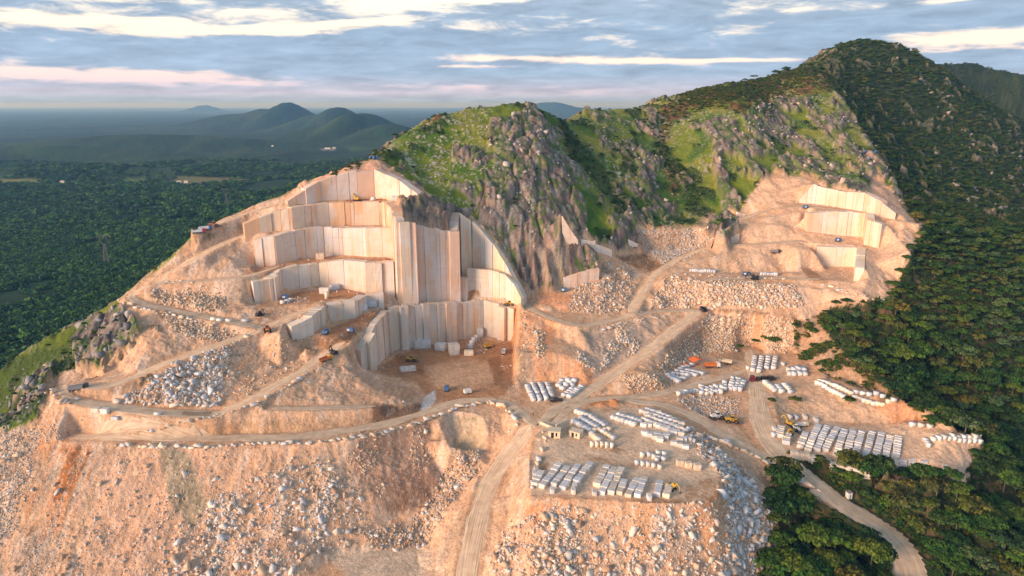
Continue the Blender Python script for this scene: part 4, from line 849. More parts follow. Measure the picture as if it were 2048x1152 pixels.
def fields():
    K = 1.0
    stones('rubble', pm([(-60,895),(220,905),(640,900),(600,980),(420,1000),(330,1152),(-60,1152)], 16)*(.12+clump), int(1400*K), (.4, 4.2), S_CREAM+S_PINK+S_WHITE[:2], 1, 'scattered stones on the orange tip slope at bottom left')
    stones('rubble', pm([(420,1010),(540,950),(620,905),(700,960),(750,1060),(700,1092),(620,1110),(560,1170),(290,1170),(340,1070)], 18)*(.22+clump), int(5200*K), (.5, 5.0), S_WHITE+S_CREAM+S_PINK+S_BLUE, 2, 'heap of pale broken stone low on the tip')
    stones('rubble', pm([(905,905),(965,905),(945,950),(900,1010),(868,1060),(850,1090),(760,1098),(720,1070),(820,1050),(868,990)], 12), int(3000*K), (.5, 3.2), S_DARK+S_WHITE[:2], 3, 'brown broken stone in the hollow beside the ramp')
    stones('rubble', pm([(-60,862),(150,855),(165,875),(70,888),(60,960),(30,1060),(-60,1100)], 12), int(4200*K), (.4, 1.6), S_WHITE+S_CREAM, 4, 'fine pale rubble on the far left shoulder')
    stones('rubble', pm([(325,745),(400,705),(460,697),(448,760),(440,812),(240,806),(285,775)], 10), int(2200*K), (.7, 5.0), S_BLUE+S_WHITE, 5, 'white blocks tumbled between the two left hairpin roads')
    stones('rubble', pm([(450,690),(600,675),(640,720),(560,760),(450,805)], 12)*(.2+clump), int(500*K), (.5, 2.6), S_CREAM, 6, 'loose stones on the rounded slope left of the pit')
    stones('rubble', pm([(1075,1020),(1160,1012),(1430,1012),(1470,1060),(1500,1170),(1000,1170),(985,1100),(1040,1040)], 16)*(.2+clump), int(6200*K), (.5, 5.0), S_PINK+S_WHITE+S_CREAM, 7, 'pinkish broken stone below the lower block yard')
    stones('rubble', pm([(1378,858),(1420,885),(1500,955),(1548,1040),(1556,1170),(1450,1170),(1452,1040),(1445,950),(1400,905)], 8), int(5200*K), (.7, 5.0), S_BLUE+S_WHITE[:2], 8, 'river of bluish white boulders right of the lower yard')
    stones('rubble', pm([(1335,558),(1580,572),(1610,605),(1590,618),(1400,610),(1300,618),(1310,595)], 8), int(4200*K), (.9, 3.4), S_PINK+S_CREAM, 9, 'slope of big pink and cream stones below the right bench')
    stones('rubble', pm([(1415,632),(1590,642),(1585,700),(1480,700),(1400,705),(1340,742),(1310,740),(1375,680)], 10)*(.5+.5*clump), int(5200*K), (.8, 2.9), S_CREAM, 10, 'cream broken stone behind the upper block yards')
    stones('rubble', pm([(1275,463),(1400,460),(1436,486),(1330,535),(1300,500)], 7), int(2600*K), (.8, 2.6), S_WHITE, 11, 'grey white scree in the saddle between the hills')
    stones('rubble', pm([(1155,665),(1255,655),(1275,700),(1200,742),(1160,722)], 10)*clump, int(1300*K), (.8, 3.0), S_CREAM+S_WHITE, 12, 'stones on the slope above the middle yards')
    stones('rubble', pm([(1045,650),(1125,680),(1120,712),(1060,712)], 9)*clump, int(420*K), (.8, 3.2), S_CREAM, 13, 'rounded stones on the orange mound beside the pit')
    stones('rubble', pm([(1150,575),(1215,520),(1260,545),(1270,612),(1210,628),(1140,620)], 10), int(1500*K), (.8, 3.4), S_WHITE+S_DARK, 14, 'grey and brown stones under the crag')
    stones('rubble', pm([(300,580),(400,582),(455,596),(440,625),(330,632)], 7), int(700*K), (.9, 2.4), S_CREAM, 15, 'stacked waste stone inside the upper left hairpin')
    stones('rubble', pm([(330,634),(420,650),(480,676),(470,690),(370,672),(335,650)], 6), int(900*K), (.9, 2.4), S_CREAM, 16, 'waste stone packed under the upper left road')
    stones('rubble', pm([(1240,752),(1320,750),(1335,775),(1262,785)], 7), int(650*K), (.7, 2.2), S_CREAM, 17, 'stones on the low mound between the yards')
    stones('rubble', pm([(1405,790),(1480,800),(1475,830),(1412,832),(1350,800)], 9), int(1000*K), (.7, 2.0), S_WHITE, 18, 'small grey scree above the parked loaders')
    stones('rubble', mask([(905,690),(975,678),(975,705),(935,710)], 6)*(WD > 2)+mask([(1300,640),(1210,645),(1200,655),(1300,650)], 4)+mask([(570,598),(620,594),(620,606),(575,608)], 3), int(260*K), (.6, 1.9), S_WHITE, 19, 'chips of cut stone lying on the benches')
    stones('rubble', pm([(640,870),(860,850),(880,900),(800,1000),(640,980)], 12)*clump, int(500*K), (.5, 2.6), S_CREAM, 20, 'stones half buried in the brown hollow slope')
    stones('rubble', mq*(SLOPE > .3)*(RD > .8)*(WD > 2)*(.10+clump), int(6500*K), (.3, 1.6), S_CREAM+S_PINK, 21, 'gravel and small stones over the quarry slopes')
    stones('rubble', mq*(WD > 1.2)*(WD < 8)*(SLOPE < .5)*(RD > 0)*(n_b > -.1), int(1500*K), (.35, 2.2), S_CREAM+S_WHITE, 27, 'broken stone left along the edges of the benches')
    stones('loose_stones', nat*(1-rock)*(GY < 1300)*sstep(fbm(GX/24, GY/24, 3, 520), -.2, .5)*(1-.6*mred.clip(0, 1)), int(5000*K), (.4, 1.9), S_DARK+S_GREY+S_CREAM[:1], 22, 'pale stones scattered in the grass of the hills', sink=.4, powr=2.8)
    stones('outcrop', rock*(GY < 1300)*sstep(n_b, -.2, .5), int(500*K), (1.6, 6), S_GREY+[(.50, .38, .30), (.24, .2, .18)], 23, 'weathered slabs of grey rock standing out of the hillside', sink=.42, stretch=1.9, upright=1, powr=3)
    stones('outcrop', mf*(GY > 480)*(GY < 1250)*sstep(fbm(GX/30, GY/40, 3, 530), .4, .62), int(240*K), (2.5, 9), [(.30, .26, .22), (.36, .30, .25), (.22, .20, .17)], 24, 'bare rock showing through the forest on the big hill', sink=.4, stretch=1.6, upright=1)
    stones('outcrop', mask([(0,790),(150,700),(150,650),(230,640),(275,660),(265,710),(200,745),(60,830),(0,850)], 6)*(1-mq), int(110*K), (1.5, 6), [(.25, .25, .25), (.34, .33, .31), (.19, .185, .18)], 25, 'grey weathered rocks on the shoulder at left', sink=.4, stretch=1.3)
fields()
print('stones', round(time.time()-T0, 1))

# -- single stones set along the road edges and on the benches
def boulder_mesh(i):
    v, f = hull_proto(900+i, .72, 12, .32); me = bpy.data.meshes.new('boulder'); grid_mesh(me, v*.5, f)
    c = np.array((S_WHITE+S_CREAM)[i % 10]); set_col(me, np.repeat(c[None], len(v), 0)); me.materials.append(M_STONE); return me
BM = [boulder_mesh(i) for i in range(10)]
NTH = lambda n: '%d%s' % (n, 'th' if 10 <= n % 100 <= 20 else {1: 'st', 2: 'nd', 3: 'rd'}.get(n % 10, 'th'))
rb = random.Random(5)
TONE = {0: 'white', 1: 'grey white', 2: 'cream', 3: 'dull grey', 4: 'buff', 5: 'cream', 6: 'tan', 7: 'pale cream', 8: 'brown', 9: 'greyish'}
def boulder_row(pts, n, size, where, fr='left'):
    P = np.array(pts, float); s = np.concatenate([[0], np.cumsum(np.hypot(*np.diff(P, axis=0).T))])
    for i in range(n):
        t = (i+.5+rb.uniform(-.45, .45))/n*s[-1]; u = np.interp(t, s, P[:, 0]); v = np.interp(t, s, P[:, 1])+rb.uniform(-2.2, 2.2)
        h = hit(u, v)
        if h is None: continue
        j = rb.randrange(10); k = size*rb.choice((.55, .75, .9, 1.0, 1.1, 1.3, 1.6))*rb.uniform(.85, 1.1); o = bpy.data.objects.new('boulder', BM[j]); C.objects.link(o)
        du = P[min(len(P)-1, np.searchsorted(s, t))]-P[max(0, np.searchsorted(s, t)-1)]
        o.location = h+Vector((0, 0, k*.22)); o.rotation_euler = (rb.uniform(-.2, .2), rb.uniform(-.2, .2), -math.atan2(du[1]*2, du[0])*.8+rb.uniform(-.3, .3)); o.scale = (k*rb.uniform(1.1, 1.6), k*.9, k*rb.uniform(.8, 1.05))
        tag(o, '%s stone, %s from %s in the row %s' % (TONE[j], NTH(i+1), fr, where), 'boulder', 'stones '+where)
R1E = [(225,891),(300,896),(400,894),(500,891),(560,888),(620,886),(700,879),(760,868),(790,860),(830,849),(880,830),(930,813),(975,806),(1008,814),(1028,835),(1034,850)]
boulder_row(R1E[:6], 34, 2.3, 'edging the lowest road'); boulder_row(R1E[5:10], 20, 2.2, 'edging the lowest road by its bend'); boulder_row(R1E[9:], 30, 2.3, 'curving round the pit entrance')
boulder_row([(286,868),(310,862),(345,850),(375,843),(430,833),(470,822),(510,810)], 18, 2.0, 'between the two lower left roads')
boulder_row([(510,810),(560,782),(600,758),(650,726)], 18, 1.8, 'beside the ramp to the middle bench', 'bottom')
boulder_row([(228,806),(280,808),(330,811),(390,812),(440,811)], 13, 2.6, 'inside the lowest hairpin')
boulder_row([(236,601),(270,614),(320,627),(370,637),(420,650),(460,662),(495,672)], 24, 2.1, 'below the upper left road')
boulder_row([(305,590),(330,566),(370,564),(410,573),(440,580)], 12, 1.9, 'inside the upper left hairpin')
boulder_row([(1392,868),(1430,878),(1480,900),(1520,918),(1560,945),(1600,965),(1640,985)], 24, 2.8, 'along the road into the forest')
boulder_row([(1085,862),(1092,880),(1086,900),(1078,915),(1062,985)], 12, 2.2, 'on the lower yard rim', 'back')
boulder_row([(1205,660),(1240,650),(1290,640),(1340,634)], 14, 1.9, 'along the middle right road'); boulder_row([(1340,715),(1370,684),(1410,640)], 12, 1.7, 'beside the right ramp', 'bottom')
boulder_row([(1330,548),(1400,552),(1480,556),(1570,560)], 16, 1.8, 'on the rim of the right bench'); boulder_row([(1640,570),(1680,580),(1740,598),(1790,602)], 12, 1.7, 'on the track beside the forest')
boulder_row([(160,800),(130,808),(108,790),(106,770)], 7, 2.4, 'on the outer edge of the hairpin', 'right')

# ================================================================ CUT BLOCKS IN THE YARDS
def block_mesh(i):
    r = random.Random(40+i); bm = bmesh.new(); bmesh.ops.create_cube(bm, size=1)
    for v in bm.verts: v.co += Vector([r.uniform(-.035, .035) for _ in range(3)])
    bmesh.ops.bevel(bm, geom=bm.edges[:], offset=.025, segments=1, affect='EDGES')
    me = bpy.data.meshes.new('cut_block'); bm.to_mesh(me); bm.free()
    c = np.array([(.66, .65, .63), (.60, .61, .63), (.70, .65, .58), (.54, .56, .58), (.70, .60, .47), (.66, .53, .39)][i]); set_col(me, np.repeat(c[None], len(me.vertices), 0)); me.materials.append(M_BLOCK); return me
M_BLOCK = mat_attr('sawn_block', rough=.7, layers=((.8, .22), (3, .12)), bump=((9, .03),), objvar=.18)
KM = [block_mesh(i) for i in range(6)]
BLK = []                                             # (px size, loc, rz, dims, mesh, label, group)
rk_ = random.Random(9)
def block(u, v, w, d, h, rz, ti, label, group):
    p = hit(u, v)
    if p is None: return
    BLK.append((1/(p.y), p, rz, (w, d, h), ti, label, group))
def column(a, b, n, w, name, group, tint=(0, 1, 2), h=1.9, jit=.10):
    """a block column from its front (a) to its back (b); the first block's foot is seen at a"""
    p, q = hit(*a), hit(*b)
    if p is None or q is None: return
    q.z = p.z if abs(q.z-p.z) > 3 else q.z
    L = (q-p).length; rz = math.atan2(q.y-p.y, q.x-p.x)-math.pi/2; d = L/max(1, n-1) if n > 1 else 1.9; off = Vector((-math.sin(rz), math.cos(rz), 0))
    for i in range(n):
        c = p+(q-p)*(i/max(1, n-1))+off*d*.5 + Vector((rk_.uniform(-jit, jit)*w*.5, 0, 0)); c.z = float(ground_z(c.x, c.y)[0])
        hh = h*rk_.uniform(.88, 1.1)
        lab = (name % NTH(i+1)) if '%s' in name else name
        BLK.append((1/c.y, c, rz+rk_.uniform(-.04, .04), (w*rk_.uniform(.92, 1.05), d*rk_.uniform(.82, .93), hh), rk_.choice(tint), lab, group))
def zc(ox, oy, sc, *pts): return [(ox+x/sc, oy+y/sc) for x, y in pts]
def cols(org, data, w, nm, group, **k):
    for j, (a, b, n) in enumerate(data):
        A_, B_ = zc(*org, a, b); nj = NTH(j+1)
        column(A_, B_, n, w, ('white block, %s from the front in the '+nj+' column '+nm) if n > 1 else 'single white block standing at the '+nj+' place '+nm, group, **k)
R4 = (1300, 690, 6.4); R5 = (1560, 820, 4.876); R6 = (1420, 790, 5.39); R3_ = (1060, 800, 5.69); R2_ = (1040, 900, 5.69); R1_ = (1040, 680, 7.88)
cols(R2_, [((160,420),(230,300),4), ((245,440),(420,225),6), ((380,420),(520,250),6), ((475,460),(640,230),7), ((635,390),(770,215),5), ((340,480),(340,480),1), ((580,485),(580,485),1), ((600,435),(600,435),1), ((160,235),(160,235),1), ((140,285),(140,285),1)], 2.85, 'left on the lower yard rim', 'cut blocks on the rim of the lower yard')
cols(R2_, [((870,425),(970,245),6), ((930,515),(1050,265),7), ((1030,515),(1140,265),7), ((1130,515),(1170,415),3), ((1225,545),(1310,395),4), ((1330,545),(1400,385),5), ((1555,535),(1580,435),3), ((1655,550),(1690,465),3), ((820,505),(820,505),1), ((1440,560),(1440,560),1)], 2.85, 'right on the lower yard rim', 'cut blocks on the rim of the lower yard', tint=(0, 1, 2, 4))
cols(R1_, [((225,975),(120,765),9), ((320,968),(205,730),9), ((420,955),(320,730),9), ((510,920),(430,730),9)], 2.6, 'beside the pit mouth', 'cut blocks beside the pit mouth', tint=(0, 1, 3))
cols(R1_, [((755,925),(950,775),7), ((680,905),(830,790),5), ((650,800),(760,720),3), ((590,760),(650,685),3), ((700,740),(740,690),2), ((810,750),(840,700),2)], 2.6, 'near the parked pickup', 'cut blocks near the pickup', tint=(0, 1, 3))
def rowz(org, a, b, n, w, d, nm, group, rz, tint=(0, 1, 2), h=1.9):
    A_, B_ = zc(*org, a, b); p, q = hit(*A_), hit(*B_)
    if p is None or q is None: return
    for i in range(n):
        c = p+(q-p)*(i/max(1, n-1)); c.x += rk_.uniform(-.15, .15); c.z = float(ground_z(c.x, c.y)[0])
        BLK.append((1/c.y, c, rz+rk_.uniform(-.06, .06), (w, d, h*rk_.uniform(.9, 1.08)), rk_.choice(tint), 'block %s from the left in the %s' % (NTH(i+1), nm), group))
g = 'cut blocks behind the stone building'
rowz(R3_, (505,262), (680,360), 7, 1.75, 3.3, 'front row behind the stone building', g, -.75, (1, 3)); rowz(R3_, (590,225), (760,325), 6, 1.75, 3.3, 'second row behind the stone building', g, -.75, (1, 3)); rowz(R3_, (700,215), (845,305), 6, 1.7, 3.1, 'third row behind the stone building', g, -.75); rowz(R3_, (535,145), (690,200), 5, 1.7, 3.0, 'back row behind the stone building', g, -.75)
rowz(R3_, (700,400), (790,470), 4, 1.9, 3.2, 'cream row right of the building', g, -.75, (4, 5, 2)); rowz(R3_, (790,350), (950,450), 5, 1.9, 2.6, 'ragged row right of the building', g, -.9, (0, 4)); rowz(R3_, (700,525), (930,540), 5, 1.6, 1.8, 'upright row on the dust before the building', g, .2, (2, 4), 2.5); rowz(R3_, (740,360), (900,350), 4, 1.9, 2.7, 'cream group by the building', g, -.8, (4, 5))
g = 'cut blocks in the crowded middle yard'
rowz(R3_, (950,215), (1185,290), 7, 2.1, 3.2, 'front row of the crowded middle yard', g, -.55); rowz(R3_, (1015,185), (1250,255), 7, 2.1, 3.2, 'second row of the crowded middle yard', g, -.55)
for k_, (a, b, n) in enumerate([((1290,300),(1350,300),2), ((1310,400),(1560,420),6), ((1300,385),(1480,470),4), ((1420,300),(1640,390),6), ((1300,240),(1720,400),9), ((1340,205),(1760,360),9), ((1270,150),(1720,290),9), ((1340,125),(1640,235),6), ((1640,510),(1770,550),3), ((1700,470),(1800,460),3), ((1480,450),(1540,440),2)]):
    rowz(R3_, a, b, n, 3.0, 1.95, '%s slanting row of the middle yard' % ('lowest', 'second', 'third', 'fourth', 'fifth', 'sixth', 'seventh', 'back', 'outermost right', 'inner right', 'small front')[k_], g, -.28)
g = 'cut blocks by the big cream cubes'
rowz(R3_, (1215,730), (1400,760), 4, 1.7, 2.1, 'front row left of the big cream cubes', g, 0); rowz(R3_, (1275,640), (1350,640), 2, 1.9, 2.2, 'pair behind the short front row', g, 0); rowz(R3_, (1455,620), (1530,630), 2, 2.1, 2.0, 'back pair of the small cluster', g, 0); rowz(R3_, (1410,665), (1520,690), 3, 1.9, 1.9, 'middle row of the small cluster', g, -.1); rowz(R3_, (1445,700), (1475,780), 2, 1.8, 1.9, 'right side of the small cluster', g, 0)
rowz(R3_, (1700,740), (1900,790), 3, 2.7, 2.4, 'trio of big cream cubes', g, .05, (4, 5), 2.8)
cols(R4, [((1310,345),(1340,180),7), ((1390,360),(1425,190),7), ((1490,320),(1510,190),5), ((1575,315),(1600,190),6), ((1230,310),(1230,310),1), ((1680,260),(1680,260),1)], 2.75, 'in the far yard by the scree', 'cut blocks in the far yard')
cols(R4, [((1790,400),(1780,350),2), ((1850,405),(1840,355),2), ((1920,405),(1900,350),2), ((1985,405),(1970,355),2)], 2.9, 'right of the long truck', 'cut blocks right of the truck')
cols(R4, [((1610,610),(1480,500),7), ((1690,625),(1640,555),3), ((1810,625),(1730,535),5)], 3.0, 'on the little bank below the truck', 'cut blocks on the bank below the truck')
cols(R4, [((950,595),(950,510),3), ((1020,590),(1050,495),4), ((1080,595),(1130,470),5), ((1140,600),(1185,500),4), ((655,650),(655,560),3), ((720,650),(720,585),3), ((785,650),(780,580),3), ((845,635),(840,575),2), ((895,640),(905,580),2), ((590,625),(590,585),1), ((1030,440),(1030,440),1), ((1080,440),(1080,440),1)], 2.7, 'on the rim left of the dark track', 'cut blocks left of the dark track')
rowz(R4, (370,640), (545,610), 5, 2.5, 1.8, 'front line above the white scree', 'cut blocks left of the dark track', .25)
g = 'jumbled blocks under the orange shelter'
for k_, (a, b, n) in enumerate([((250,425),(360,480),4), ((230,400),(440,440),5), ((300,380),(480,400),4), ((350,345),(430,300),3), ((420,360),(580,400),5), ((480,340),(660,380),5), ((480,290),(540,265),2)]): rowz(R4, a, b, n, 3.0, 1.9, '%s heap line under the orange shelter' % ('front', 'second', 'third', 'left', 'middle', 'back', 'last')[k_], g, .35, (0, 1, 3))
cols(R5, [((195,385),(240,262),6), ((265,418),(375,178),13), ((355,415),(455,190),12), ((440,415),(545,210),12), ((545,465),(625,225),13), ((640,485),(710,228),14), ((720,505),(790,248),13), ((820,522),(895,248),14), ((910,556),(990,262),15), ((1005,585),(1070,286),15), ((1105,625),(1150,290),17), ((1200,638),(1200,530),5), ((1305,652),(1290,520),6), ((1400,645),(1400,600),2), ((1495,648),(1495,648),1), ((1580,600),(1580,600),1)], 3.15, 'in the long forest yard', 'cut blocks in the long forest yard')
cols(R6, [((745,465),(765,375),5), ((812,540),(835,455),5), ((675,382),(675,382),1), ((660,440),(660,440),1), ((840,245),(840,245),1), ((905,250),(905,250),1), ((1000,255),(1000,255),1), ((1120,285),(1120,285),1)], 3.4, 'beside the parked machines', 'cut blocks beside the parked machines', tint=(0, 1, 2, 4))
rowz(R5, (1490,300), (1940,318), 10, 1.9, 2.6, 'row ending at the forest edge', 'cut blocks at the forest edge', .1); rowz(R5, (1675,260), (1900,270), 5, 2.0, 2.4, 'rear row at the forest edge', 'cut blocks at the forest edge', .1)
rowz(R5, (1415,310), (1445,360), 3, 1.8, 2.2, 'trio before the forest edge row', 'cut blocks at the forest edge', .2); rowz(R5, (1290,155), (1460,170), 3, 2.9, 2.0, 'trio under the orange bank', 'cut blocks at the forest edge', 0)
R7 = (1365, 640, 3.0)
rowz(R7, (810,385), (985,478), 9, 2.8, 2.0, 'front diagonal row along the shrubby bank', 'cut blocks along the shrubby bank', -.5); rowz(R7, (825,372), (1010,445), 9, 2.8, 2.0, 'rear diagonal row along the shrubby bank', 'cut blocks along the shrubby bank', -.5, (2, 4, 0)); rowz(R7, (1035,470), (1265,488), 9, 2.7, 2.0, 'long row at the end of the shrubby bank', 'cut blocks along the shrubby bank', -.1, (2, 4, 0)); rowz(R7, (1040,440), (1200,465), 5, 2.6, 2.0, 'short rear row of the shrubby bank', 'cut blocks along the shrubby bank', -.2)
R4b = (1100, 330, 3.0)
rowz(R4b, (845,638), (985,646), 12, 1.5, 3.2, 'arc on the right hand bench', 'cut blocks on the right hand bench', -.5, (1, 3)); rowz(R4b, (1270,660), (1360,662), 8, 1.5, 3.2, 'second arc on the right hand bench', 'cut blocks on the right hand bench', -.5, (1, 3))
# retaining wall of cream cubes under the long yard
rowz(R5, (135,465), (300,505), 4, 3.1, 2.6, 'tall cream wall below the long yard', 'cream cubes of the retaining wall', -.12, (4, 5), 3.4); rowz(R5, (330,520), (920,600), 13, 3.0, 2.4, 'upper course of the retaining wall', 'cream cubes of the retaining wall', -.12, (4, 5, 2), 2.6); rowz(R5, (520,585), (840,660), 7, 3.0, 2.4, 'lower course of the retaining wall', 'cream cubes of the retaining wall', -.12, (4, 2), 2.8)
# blocks left on the benches of the pit
g = 'freshly cut blocks on the pit floor'
for (u, v, w, d, h, rz, ti, lab) in ((846,694,10,6,5,.1,0,'biggest pale block leaning at the foot of the main face'), (882,699,6.5,5,4,-.3,0,'squarish white block between two bigger ones on the pit floor'), (908,707,6,6,6.5,.3,2,'tall rust streaked block on the pit floor'), (938,710,5.5,3,3,0,4,'cream block lying at the end of the pit block row'), (960,673,4,4,6,.2,0,'upright block propped in the corner of the main face'), (944,690,3,3,3,0,0,'small cube third in the line on the pit floor'), (948,684,3,3,3,.3,1,'small cube second in the line on the pit floor'), (953,679,3,3,3,.1,2,'small cube nearest the propped upright block'), (940,698,3,3,3,0,0,'small cube fourth in the line on the pit floor'),
    (649,586,5.5,3.5,3.5,.1,2,'cream block on the brown third bench'), (669,578,5.5,4,3,.6,1,'bluish white block tipped on the third bench'), (743,612,6.5,4,3.8,-.05,1,'long bluish block on the middle bench'), (730,620,3,3,3.5,.2,0,'white cube beside the long bluish block'), (654,597,2,2,4,0,4,'narrow upright cream stone on the third bench'), (566,607,3,2,1.8,.2,0,'left block of three on the third bench lip'), (575,605,3,2,1.8,.2,0,'middle block of three on the third bench lip'), (582,602,2.5,2,1.8,.2,2,'right block of three on the third bench lip'),
    (664,503,8,5,5,.4,4,'big rough pinkish block on the fourth bench'), (641,518,5,4,4,.2,5,'smaller rough block on the fourth bench'), (742,445,11,3.5,3.2,-.1,1,'long pale slab on the fifth bench'), (790,401,4,3,3,.2,0,'white block on the summit bench'), (747,400,3,2,2,0,0,'small white block beside the yellow excavator'), (428,640,3,1.8,1.5,-.2,2,'left of three low blocks beside the upper junction'), (439,642,3,1.8,1.5,-.2,2,'middle of three low blocks beside the upper junction'), (457,643,3,1.8,1.5,-.2,2,'right of three low blocks beside the upper junction'), (490,643,4,1.6,1.3,-.1,0,'long low block at the upper junction'),
    (193,823,3.4,2.2,2,-.1,4,'left slab of the pair on the lower hairpin edge'), (211,826,3.4,2.4,2.4,-.1,2,'right slab of the pair on the lower hairpin edge'), (232,838,3.4,2.2,1.6,-.2,1,'grey block below the lower hairpin edge'), (316,829,3,1.5,1,0,1,'flat block on the lower hairpin road edge')):
    block(u, v, w, d, h, rz, ti, lab, g)
print('blocks', len(BLK))
BLK.sort(key=lambda b: -b[0]*(b[3][0]*b[3][2])**.5)
def build_blocks():
    rest = []
    for i, (s_, p, rz, dm, ti, lab, grp) in enumerate(BLK):
        if i < 298:
            o = bpy.data.objects.new('cut_block', KM[ti]); C.objects.link(o); o.location = p+Vector((0, 0, dm[2]*.5-.08)); o.rotation_euler = (0, 0, rz); o.scale = dm
            tag(o, lab, 'stone block', grp)
        else: rest.append((p, rz, dm, ti))
    Vs, Fs, Cs = [], [], []; base = 0; tl = [(.66, .65, .63), (.60, .61, .63), (.70, .65, .58), (.54, .56, .58), (.70, .60, .47), (.66, .53, .39)]
    cv = np.array([(x, y, z) for z in (-.5, .5) for y in (-.5, .5) for x in (-.5, .5)]); cf = np.array([(0, 2, 3, 1), (4, 5, 7, 6), (0, 1, 5, 4), (2, 6, 7, 3), (0, 4, 6, 2), (1, 3, 7, 5)])
    for p, rz, dm, ti in rest:
        v = cv*np.array(dm)+rng.uniform(-.05, .05, (8, 3)); c, s_ = math.cos(rz), math.sin(rz); v = np.stack([v[:, 0]*c-v[:, 1]*s_+p.x, v[:, 0]*s_+v[:, 1]*c+p.y, v[:, 2]+p.z+dm[2]*.5-.08], 1)
        Vs.append(v); Fs.append(cf+base); base += 8; Cs.append(np.repeat(np.array([tl[ti]])*rng.uniform(.88, 1.1), 8, 0))
    if rest:
        me = bpy.data.meshes.new('cut_blocks'); grid_mesh(me, np.vstack(Vs), np.vstack(Fs)); set_col(me, np.clip(np.vstack(Cs), 0, .85)); me.materials.append(M_BLOCK)
        o = bpy.data.objects.new('farther_cut_blocks', me); C.objects.link(o); tag(o, 'the remaining smaller cut blocks standing in the farther yards', 'stone blocks', kind='stuff')
build_blocks()

# ================================================================ TREES AND BUSHES
def mat_leaf():
    m, nt, b = mat_new('leaves'); N = nt.nodes; L = nt.links
    at = N.new('ShaderNodeAttribute'); at.attribute_name = 'Col'; oi = N.new('ShaderNodeObjectInfo')
    rp = N.new('ShaderNodeValToRGB'); L.new(oi.outputs['Random'], rp.inputs[0]); e = rp.color_ramp.elements
    e[0].position = 0; e[0].color = (.85, 1.15, 1.1, 1); e[1].position = 1; e[1].color = (1.6, 1.6, .9, 1)
    for p, c in ((.25, (1.1, 1.5, 1.0)), (.5, (1.4, 1.75, .95)), (.72, (1.0, 1.2, 1.05)), (.88, (1.7, 1.8, 1.0))): x = e.new(p); x.color = (*c, 1)
    mx = N.new('ShaderNodeMix'); mx.data_type = 'RGBA'; mx.blend_type = 'MULTIPLY'; mx.inputs[0].default_value = 1
    L.new(at.outputs['Color'], mx.inputs[6]); L.new(rp.outputs[0], mx.inputs[7]); L.new(mx.outputs[2], b.inputs['Base Color'])
    b.inputs['Roughness'].default_value = .7; b.inputs['Specular IOR Level'].default_value = .15; return m
M_LEAF = mat_leaf(); M_BARK = mat_flat('bark', (.16, .12, .09), .9, var=.2, scale=3)
def crown_geo(seed, rad=1.0, h=.62, clumps=30, leaves=34, leaf=.095, flat=.5, base=(.050, .085, .016), spread=.30):
    r = np.random.default_rng(seed); V_, F, Cc = [], [], []
    for k in range(clumps):
        a = r.uniform(0, 2*math.pi); q = r.uniform(0, 1)**.5*.86; zz = (1-q*q)**.5*h*r.uniform(.55, 1.05)
        cx, cy, cz = q*math.cos(a)*rad, q*math.sin(a)*rad, zz; cr = spread*r.uniform(.65, 1.35); tone = r.uniform(.65, 1.35); warm = r.uniform(.85, 1.25)
        n = int(leaves*cr/spread); d = r.normal(size=(n, 3)); d /= np.linalg.norm(d, axis=1)[:, None]; d[:, 2] = np.abs(d[:, 2])*.9-.25
        p = np.array((cx, cy, cz))+d*cr*r.uniform(.7, 1.05, (n, 1))*np.array((1, 1, flat+.25))
        nn = d+r.normal(size=(n, 3))*.45; nn[:, 2] += .5; nn /= np.linalg.norm(nn, axis=1)[:, None]
        t = np.cross(nn, r.normal(size=(n, 3))); t /= np.linalg.norm(t, axis=1)[:, None]+1e-9; b = np.cross(nn, t); s = leaf*r.uniform(.6, 1.35, (n, 1))
        q4 = np.stack([p-t*s, p-b*s*.8, p+t*s, p+b*s*.8], 1); V_.append(q4.reshape(-1, 3)); F.append(np.arange(n*4).reshape(n, 4)+sum(len(x) for x in V_[:-1]))
        c = np.array(base)*tone*np.array((warm, 1, 1)); Cc.append(np.repeat(c[None]*r.uniform(.8, 1.2, (n, 1)), 4, 0))
    return np.vstack(V_), np.vstack(F), np.vstack(Cc)
def trunk_geo(seed, h=.9, r0=.045, limbs=4, rad=.6):
    r = random.Random(seed); V_, F = [], []
    def tube(a, b, ra, rb):
        d = (b-a).normalized(); x = d.orthogonal().normalized(); y = d.cross(x); k = len(V_)
        for p, q in ((a, ra), (b, rb)):
            for i in range(6): an = i*math.pi/3; V_.append(tuple(p+(x*math.cos(an)+y*math.sin(an))*q))
        for i in range(6): j = (i+1) % 6; F.append((k+i, k+j, k+6+j, k+6+i))
    top = Vector((r.uniform(-.05, .05), r.uniform(-.05, .05), h*.6)); tube(Vector((0, 0, -.15)), top, r0, r0*.7)
    for i in range(limbs):
        an = i*2*math.pi/limbs+r.uniform(-.4, .4); e = top+Vector((math.cos(an)*rad*r.uniform(.5, .9), math.sin(an)*rad*r.uniform(.5, .9), h*.45*r.uniform(.7, 1.1))); m_ = (top+e)/2+Vector((0, 0, -.05)); tube(top, m_, r0*.6, r0*.42); tube(m_, e, r0*.42, r0*.15)
    return np.array(V_), np.array(F)
G1 = (.032, .060, .013); G2 = (.052, .074, .014); G3 = (.024, .046, .016); G4 = (.074, .068, .018); G5 = (.070, .092, .042)
